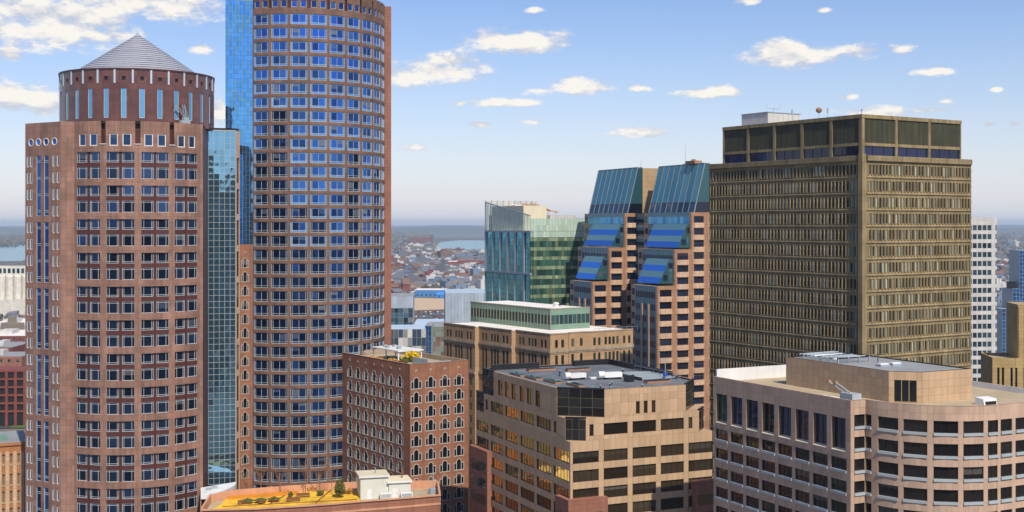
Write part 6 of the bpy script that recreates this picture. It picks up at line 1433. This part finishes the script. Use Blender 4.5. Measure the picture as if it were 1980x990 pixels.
# ------------------------------------------------------------------ left edge
M['brick_o'] = stone('orange_brick', (0.42, 0.19, 0.08), (0.6, 0.3), 0.12)
M['brick_r'] = stone('red_brick', (0.22, 0.06, 0.04), (0.6, 0.3), 0.12)
M['silo'] = stone('cream_silo_paint', (0.62, 0.60, 0.52), None, 0, 0.7, streak=0.15)
def left_edge():
    # orange brick warehouse nearest
    z1 = 53.6; p0 = gpz(-60, 864, z1); p1 = gpz(58, 856, z1); A, B = Vector(p0), Vector(p1); d = (B-A); L = d.length; rz = math.atan2(d.y, d.x)
    root = thing('brick_warehouse', 'orange brick warehouse with a grey flat roof left of the cone tower', 'building', (A.x, A.y, 0), rz)
    fm = Matrix.Identity(4); holes = []; ws = []; n = 8; bw = L/n
    for i in range(n):
        for k in range(4): a, b = i*bw+0.55, (i+1)*bw-0.55; zz = z1-6.2-4.4*k if k else z1-5.0; h = 2.9 if k else 2.4; holes.append((a, b, zz, zz+h)); ws.append((h, fm @ T((a+b)/2, 0.4, zz)))
    w = MB(); w.wall(0, L, 0, z1, holes, 0.5); w.build('wall', ['brick_o'], root)
    for h in (2.9, 2.4):
        f, g = window(bw-1.1, h, (0.25,0.5,0.75), (0.5,), 0.1, 0.08, 0.1, 'sand', 'g_w'); place(root, 'window', f, [m for hh, m in ws if hh == h], ('pane', g))
    for i in range(n+1): m = MB(); m.box(i*bw-0.45, i*bw+0.45, -0.25, 0.1, 0, z1-2.0); m.build('pier', ['dtan'], root)
    for zz in (z1-5.6, z1-10.9, z1-15.3): m = MB(); m.box(0, L, -0.12, 0.1, zz, zz+0.5); m.build('band', ['sand'], root)
    m = MB(); m.box(0, L, -0.3, 0.6, z1-0.4, z1+0.3); m.build('coping', ['brick_o'], root); m = MB(); m.face([(0,0.3,z1-0.3),(L,0.3,z1-0.3),(L,24,z1-0.3),(0,24,z1-0.3)]); m.build('roof', ['roofgry'], root)
    m = MB(); m.box(6, 9.5, 8, 13, z1-0.3, z1+0.9); m.build('skylight', ['green'], root)
    # multi-storey car park
    dd = 690.0; X = lambda px, d: (px-CX)/FPX*d; zt = zat(716, dd); root = thing('parking_garage', 'dark red brick multi-storey car park with open dark decks', 'car park', (X(-40,dd), dd, 0), R_(5))
    L = X(62,dd)-X(-40,dd); n = 6
    for k in range(6): zz = zt-1.1-k*4.4; m = MB(); m.box(0, L, -0.05, 20, zz, zz+1.0); m.build('deck_edge', ['brick_r'], root)
    m = MB(); m.box(0.3, L-0.3, 0.8, 19.5, 0, zt-1.2); m.build('interior', ['black'], root)
    for i in range(n+1): m = MB(); x = L*i/n; m.box(x-0.7, x+0.7, -0.25, 0.9, 0, zt); m.build('column', ['brick_r'], root)
    # brick blocks behind
    def block(label, px0, px1, d, ytop, ybot, mat, roof, dep=25, name='brick_block', wins=True, cat='building'):
        zt, zb = zat(ytop, d), max(0.0, zat(ybot, d)); zb = 0.0; root = thing(name, label, cat, (X(px0,d), d, 0), R_(random.uniform(-2, 8))); L = X(px1,d)-X(px0,d)
        holes = []; ws = []; ww = 2.0
        if wins:
            n = max(2, int(L/4.5))
            for i in range(n):
                zz = zt-3.6
                while zz > 2: xc = L*(i+0.5)/n; holes.append((xc-ww/2, xc+ww/2, zz, zz+2.1)); ws.append(T(xc, 0.25, zz)); zz -= 4.2
        w = MB(); w.wall(0, L, 0, zt, holes, 0.3); w.build('wall', [mat], root)
        if ws: f, g = window(ww, 2.1, (0.5,), (), 0.12, 0.1, 0.1, 'frame', 'g_dark'); place(root, 'window', f, ws, ('pane', g))
        m = MB(); m.prism([(0,0.32),(L,0.32),(L,dep),(0,dep)], 0, zt-0.01, 0, 1); m.build('roof', [mat, roof], root)
        m = MB(); m.box(L*0.2, L*0.45, dep*0.3, dep*0.6, zt, zt+3); m.build('roof_house', ['wht_t'], root)
        return root
    block('dark red brick block above the car park at the left edge', -30, 21, 800, 672, 712, 'brick_r', 'roofgry', 40); block('long low red brick wharf building with a pale roof at the left edge', -40, 66, 980, 650, 672, 'brick_r', 'roofwht', 60); block('blue-grey low building beside the dark red brick block', 22, 60, 900, 676, 700, 'steel', 'ltblue', 40); block('white flat building below the grain silos', -30, 56, 1150, 628, 650, 'wht_t', 'roofwht', 80, 'white_building')
    block('brown industrial roof between car park and wharf at the left edge', -40, 40, 740, 690, 715, 'base', 'roofgry', 30)
    d = 1450.0; root = thing('grain_silos', 'row of cream cylindrical grain silos by the harbour at the left edge', 'silo', (X(-20,d), d, 0)); L = X(58,d)-X(-20,d); r = L/10
    zt = zat(535, d)
    for i in range(5): m = MB(); m.lathe([(r,0),(r,zt),(r*0.8,zt+2),(0,zt+2.4)], 20, c=(r+i*2*r, 0)); m.build('silo_tube', ['silo'], root)
    m = MB(); m.box(-2, L+2, -r*0.4, r*1.4, zt+0.8, zat(514,d)); m.build('head_house', ['silo'], root)
    for i in range(9): m = MB(); x = L*(i+0.5)/9; m.box(x-1.6, x+1.6, -r*0.4-0.06, -r*0.4+0.1, zt+4, zat(519,d)); m.build('window', ['g_w'], root)
    m = MB(); m.box(-4, L+4, -r*2.2, -r*1.15, 0, zat(578,d)); m.build('shed', ['silo'], root)
left_edge()

# ------------------------------------------------------------------ middle distance seen between the towers
M['ribbed'] = stone('ribbed_metal_panel', (0.36, 0.42, 0.50), (2.2, 60.0), 0.12, rough=0.5, jdark=0.55)
M['bluemet'] = paint('blue_metal_roof', (0.06, 0.22, 0.50), 0.5)
def mid_distance():
    X = lambda px, d: (px-CX)/FPX*d
    def glassy(label, name, px0, px1, d, ytop, rz, gl, top=None, toph=0.0, dep=30, pw=3.0, ph=2.1, framecol='frame', rooff='roofgry', cat='building'):
        root = thing(name, label, cat, (X(px0,d), d, 0), R_(rz)); L = (X(px1,d)-X(px0,d))/math.cos(R_(rz)); zt = zat(ytop, d); zg = zt - toph
        n = max(2, int(round(L/pw))); ms = []; w_ = L/n; zz = zg - ph
        m = MB(); m.box(0.05, w_-0.05, 0, 0.06, 0.05, ph-0.05)
        while zz > zat(700, d): ms += [T(i*w_, -0.05, zz) for i in range(n)]; zz -= ph
        place(root, 'pane', m.data('pane', [gl]), ms, limit=300, stuff='panes')
        b = MB(); b.box(0, L, 0, dep, 0, zg); b.build('body', [framecol], root)
        if top: t = MB(); t.box(-0.1, L+0.1, -0.1, dep, zg, zt); t.build('upper_wall', [top], root)
        m = MB(); m.face([(0,0,zt+0.02),(L,0,zt+0.02),(L,dep,zt+0.02),(0,dep,zt+0.02)]); m.build('roof', [rooff], root)
        return root, L, zt
    glassy('mirror glass block with a ribbed grey top behind the tall round tower', 'mirror_glass_block', 735, 798, 640, 573, 3, 'g_midm', 'ribbed', 6.0, 30, 2.4, 2.4)
    glassy('white panelled block with dark windows below the ribbed mirror block', 'white_panel_block', 735, 823, 540, 637, 5, 'g_midw', None, 0, 25, 2.0, 3.6, 'wht_t', 'ltblue')
    glassy('narrow bright blue glass strip building beside the white panelled block', 'blue_glass_slab', 822, 834, 545, 630, 0, 'g_f', None, 0, 20, 1.4, 2.2)
    glassy('grey-green glass block left of the ochre building', 'grey_glass_block', 832, 872, 560, 632, 4, 'g_midg', None, 0, 30, 2.2, 2.2, 'sandc', 'roofgry')
    r, L, zt = glassy('blue-grey ribbed metal box building behind the ochre building', 'ribbed_metal_building', 862, 975, 590, 567, 4, 'g_midm', 'ribbed', 18.0, 40, 3, 2.4, 'steel', 'ltblue')
    for i in range(18): m = MB(); x = L*i/18; m.box(x-0.12, x+0.12, -0.35, -0.1, zt-18, zt); m.build('rib', ['ltblue'], r)
    glassy('low pale blue-grey building with a long flat roof in the middle distance', 'low_grey_building', 798, 862, 720, 632, 2, 'g_midm', 'ltblue', 5.0, 60, 3.0, 2.4, 'steel', 'ltblue')
    rb = lambda: random.uniform(-4, 4)
    def hall(label, px0, px1, ybase, ytop, mat, roof, gable=False, dep=30, name='warehouse', arcs=0):
        d = HC*FPX/(ybase-HY); root = thing(name, label, 'building', (X(px0,d), d, 0), R_(rb())); L = X(px1,d)-X(px0,d); h = zat(ytop, d)
        m = MB(); m.box(0, L, 0, dep, 0, h*(0.62 if gable else 1)); m.build('wall', [mat], root)
        m = MB()
        if gable:
            h0 = h*0.62; m.face([(-0.5,-0.6,h0),(L+0.5,-0.6,h0),(L+0.5,dep/2,h),(-0.5,dep/2,h)]); m.face([(L+0.5,dep+0.6,h0),(-0.5,dep+0.6,h0),(-0.5,dep/2,h),(L+0.5,dep/2,h)]); m.face([(L,0,h0),(L,dep,h0),(L,dep/2,h)]); m.face([(0,dep,h0),(0,0,h0),(0,dep/2,h)])
        else: m.box(-0.3, L+0.3, -0.3, dep+0.3, h, h+0.7)
        m.build('roof', [roof], root); n = max(2, int(L/6))
        rows = max(1, int(h*0.6/5)) if not gable else 1
        for i in range(n):
            for j in range(rows): q = MB(); x = L*(i+0.5)/n; z = 1.5+j*5; q.box(x-1.3, x+1.3, -0.06, 0.1, z, z+2.6); q.build('window', ['g_w'], root)
    hall('long blue and white arcaded shed beyond the sand lot', 803, 862, 574, 561, 'bluemet', 'roofwht', False, 40); hall('bright blue arched roof shed at the right of the arcaded shed', 843, 866, 577, 566, 'bluemet', 'bluemet2', True, 40, 'blue_shed'); hall('red brick hall with a large brown pitched roof', 876, 905, 548, 529, 'brick_r', 'wood', True, 60, 'brick_hall'); hall('long red-brown brick block in the far city on the left of the gap', 769, 808, 553, 533, 'brick_r', 'roofgry', False, 60, 'brick_block')
    hall('purple-brown housing block on the far low hill', 794, 831, 474, 459, 'brick_r', 'wood', False, 200, 'housing_block'); hall('red brick mill block with a pale roof in the far city', 866, 884, 520, 506, 'brick_r', 'roofwht', False, 60, 'mill_block'); hall('dark brown brick row in the far city below the water', 884, 934, 518, 504, 'brick_r', 'base', False, 70, 'brick_row'); hall('low white warehouse with a flat roof beside the sand lot', 760, 800, 572, 565, 'wht_t', 'roofwht', False, 60)
M['g_midm'] = glass('mid_mirror_glass', (0.10, 0.20, 0.28), metal=0.6, tilt=0.06, var=0.7, blind=0.2, blind_col=(0.5, 0.5, 0.45))
M['g_midw'] = glass('mid_white_and_dark_panels', (0.03, 0.05, 0.08), metal=0.0, tilt=0.04, var=0.6, blind=0.5, blind_col=(0.62, 0.62, 0.58))
M['g_midg'] = glass('mid_grey_green_panels', (0.20, 0.24, 0.22), metal=0.2, tilt=0.03, var=0.4, blind=0.15, blind_col=(0.30, 0.12, 0.08))
M['bluemet2'] = paint('bright_blue_roof', (0.05, 0.28, 0.72), 0.5)
mid_distance()

# ------------------------------------------------------------------ the far city, car parks and woods
FARM = [M['wht_t'], M['brick_r'], paint('far_grey', (0.13, 0.14, 0.165), 0.8), paint('far_tan', (0.25, 0.205, 0.16), 0.8), paint('far_blue_grey', (0.15, 0.21, 0.30), 0.8), paint('far_brown', (0.17, 0.10, 0.07), 0.8), paint('far_white', (0.50, 0.50, 0.50), 0.8)]  # far greys tinted blue: some distance haze is put into the colour
def far_city():
    rn = random.Random(11); kinds = []
    names = ('white', 'red brick', 'grey', 'tan', 'blue-grey', 'dark brown', 'pale')
    for mi, m in enumerate(FARM):
        for shape in range(2):
            b = MB(); b.box(-0.5, 0.5, -0.5, 0.5, 0, 1.0 if shape == 0 else 0.68)
            if shape == 0: b.box(-0.2, 0.15, -0.2, 0.2, 1.0, 1.22)
            else:
                b.face([(-0.53,-0.53,0.66),(0.53,-0.53,0.66),(0.53,0,1.0),(-0.53,0,1.0)], 1); b.face([(0.53,0.53,0.66),(-0.53,0.53,0.66),(-0.53,0,1.0),(0.53,0,1.0)], 1); b.face([(0.5,-0.5,0.68),(0.5,0.5,0.68),(0.5,0,1.0)]); b.face([(-0.5,0.5,0.68),(-0.5,-0.5,0.68),(-0.5,0,1.0)])
            roof = rn.choice([FARM[2], FARM[5], FARM[2]]); kinds.append((b.data('far_building', [m, roof]), names[mi], shape))
    spots = []
    gaps = ((752, 940, 476, 575), (-20, 52, 476, 480), (-20, 52, 610, 700), (1926, 1984, 446, 700))
    for gi, (a, b, y0, y1) in enumerate(gaps):
        n = (1300, 0, 40, 300)[gi]
        for _ in range(n):
            t = rn.random(); py = y0 + (y1-y0)*t**1.1; px = rn.uniform(a, b)
            if gi == 0 and (py < 490 and px > 840 or 570 < py and 795 < px < 868): continue
            d = HC*FPX/(py-HY); s = min(1.0, 0.35+d/9000) ; w = rn.uniform(9, 27)*(0.7+d/5000); dp = rn.uniform(9, 24)*(0.7+d/5000); h = rn.choice([7, 8, 9, 10, 11, 13, 16])*(0.9+d/14000)
            if 795 < px < 870 and py > 560: continue
            tall = rn.random() < 0.06; h *= 1.6 if tall else 1.0
            spots.append((d, px, w, dp, h, rn.choice([0.15, 0.15, 0.5, -0.3, 1.1]) + rn.uniform(-.1, .1), rn.choices(range(len(kinds)), [3,2,2,2,4,4,2,2,4,4,3,3,2,2])[0]))
    spots.sort(key=lambda s: s[0]); V = {}
    for i, (d, px, w, dp, h, rz, ki) in enumerate(spots):
        me, cn, sh = kinds[ki]; m = T((px-CX)/FPX*d, d, -0.05) @ Matrix.Rotation(rz, 4, 'Z') @ Matrix.Diagonal((w, dp, h, 1))
        if i < 290:
            py = HY + HC*FPX/d
            if px < 100: zone = 'at the left edge near the harbour'
            elif px > 1900: zone = 'right of the white tower, ' + ('near' if py > 540 else 'halfway out' if py > 480 else 'far off')
            else: zone = ('close beyond the sand lot' if py > 548 else 'halfway to the water' if py > 512 else 'just short of the water') + (', nearer the round tower' if px < 815 else ', mid-gap' if px < 878 else ', nearer the teal glass tower')
            lab = ('flat-roofed ' if sh == 0 else 'pitched-roof ') + cn + ' far building ' + zone
            o = link('far_building', me, None, m); tag(o, lab, 'building', 'far city: ' + lab)
        else: V.setdefault(ki, []).append(m)
    mb = MB(False); mats = []
    for ki, ms in V.items():
        vs, fs, mi, uv, mt = RAW[kinds[ki][0].name]; off = len(mats); mats += mt
        for m in ms: b = len(mb.v); mb.v += [tuple(m @ Vector(v)) for v in vs]; mb.f += [[q+b for q in f] for f in fs]; mb.m += [k+off for k in mi]; mb.uv += uv
    o = mb.build('far_city', mats); o['kind'] = 'stuff'; o['label'] = 'dense hazy far city of tiny roofs'
    # woods and street trees of the far city
    c = MB(False)
    for gi, (a, b, y0, y1) in enumerate(((752, 940, 452, 572), (-30, 52, 458, 478), (1926, 1984, 443, 700))):
        for _ in range((2600, 300, 800)[gi]):
            py = y0+(y1-y0)*rn.random()**1.4; px = rn.uniform(a, b)
            if gi == 0 and py < 488 and px > 836: continue
            d = HC*FPX/(py-HY); r = rn.uniform(3, 6)*(0.6+d/3000); x = (px-CX)/FPX*d; n = 5
            top = Vector((x, d, r*rn.uniform(1.1, 1.7))); ringp = [Vector((x+r*math.cos(6.283*k/n+r)*rn.uniform(.7,1.2), d+r*math.sin(6.283*k/n+r), r*rn.uniform(.3,.9))) for k in range(n)]
            bot = Vector((x, d, -0.1))
            for k in range(n): c.face([ringp[k], ringp[(k+1)%n], top]); c.face([ringp[(k+1)%n], ringp[k], bot])
    o = c.build('far_woods', ['farwood']); o['kind'] = 'stuff'; o['label'] = 'bare brownish woods and street trees of the far city'
    # parked cars on the lots below the sand
    car = MB(); car.prism([(-0.9,-2.1),(0.9,-2.1),(0.9,2.1),(-0.9,2.1)], 0.3, 0.9); car.prism([(-0.8,-1.2),(0.8,-1.2),(0.8,1.3),(-0.8,1.3)], 0.9, 1.45)
    cms = [car.data('parked_car', [m]) for m in (FARM[6], FARM[2], M['brick_r'], M['bluemet'], M['black'])]
    cn = ('white', 'grey', 'red', 'blue', 'black'); k = 0
    for py, rown in ((604, 'first'), (608, 'second'), (613, 'third'), (618, 'fourth'), (624, 'fifth'), (630, 'sixth')):
        px = 800.0
        while px < 862:
            d = HC*FPX/(py-HY); 
            if rn.random() < 0.8:
                q = rn.randrange(5); o = link('parked_car', cms[q], None, T((px-CX)/FPX*d, d, 0) @ Matrix.Rotation(rn.choice([0.1, 0.12, 0.08]), 4, 'Z') @ Matrix.Diagonal((1.1,1.1,1.1,1))); tag(o, cn[q] + ' car parked in the ' + rown + ' row below the sand lot', 'car', 'parked cars: ' + cn[q] + ', ' + rown + ' row')
            px += 3.0/d*FPX
far_wood = stone('far_bare_woods', (0.10, 0.085, 0.055), None, 0, 0.95, weather=0.4, streak=0, piece=0.35, bump=0); M['farwood'] = far_wood
far_city()

# ------------------------------------------------------------------ the rest of downtown, behind the viewer: seen only mirrored in the glass
def downtown_behind():
    rn = random.Random(21); mb = MB(False); mats = ['sand', 'base', 'concrete', 'wht_t', 'g_dark', 'tan', 'brown']
    for _ in range(150):
        y = -rn.uniform(150, 1300); x = rn.uniform(-1.0, 1.0)*(350 - y*0.9); w, d = rn.uniform(18, 46), rn.uniform(18, 46); h = rn.choice([35, 45, 60, 70, 90, 105, 120, 135, 150]) if y < -260 else rn.uniform(30, 105)
        a = MB(); m = rn.randrange(7); a.box(x-w/2, x+w/2, y-d/2, y+d/2, 0, h, m)
        z = 6.0
        while z < h-3: a.box(x-w/2+1, x+w/2-1, y+d/2, y+d/2+0.1, z, z+1.9, 4); z += 4.0
        if h > 100: a.box(x-w/4, x+w/4, y-d/4, y+d/4, h, h+8, m)
        b = len(mb.v); mb.v += a.v; mb.f += [[i+b for i in f] for f in a.f]; mb.m += a.m; mb.uv += a.uv
    o = mb.build('downtown_mass', mats); o['kind'] = 'stuff'; o['label'] = 'mass of downtown blocks mirrored in the tower windows'
downtown_behind()

# ------------------------------------------------------------------ haze
def haze():
    b = MB(); b.box(-G-500, G+500, -G-500, G+500, -1.0, 181.0); m = bpy.data.materials.new('haze'); m.use_nodes = True; nt = m.node_tree; nt.nodes.clear()
    out = nt.nodes.new('ShaderNodeOutputMaterial'); v = nt.nodes.new('ShaderNodeVolumePrincipled'); v.inputs['Color'].default_value = (0.62, 0.80, 1.0, 1); v.inputs['Density'].default_value = 6.0e-5; v.inputs['Anisotropy'].default_value = 0.0
    nt.links.new(v.outputs[0], out.inputs['Volume']); M['haze'] = m
    o = b.build('haze', ['haze']); o['kind'] = 'stuff'; o['label'] = 'thin blue haze over the whole city'
haze()
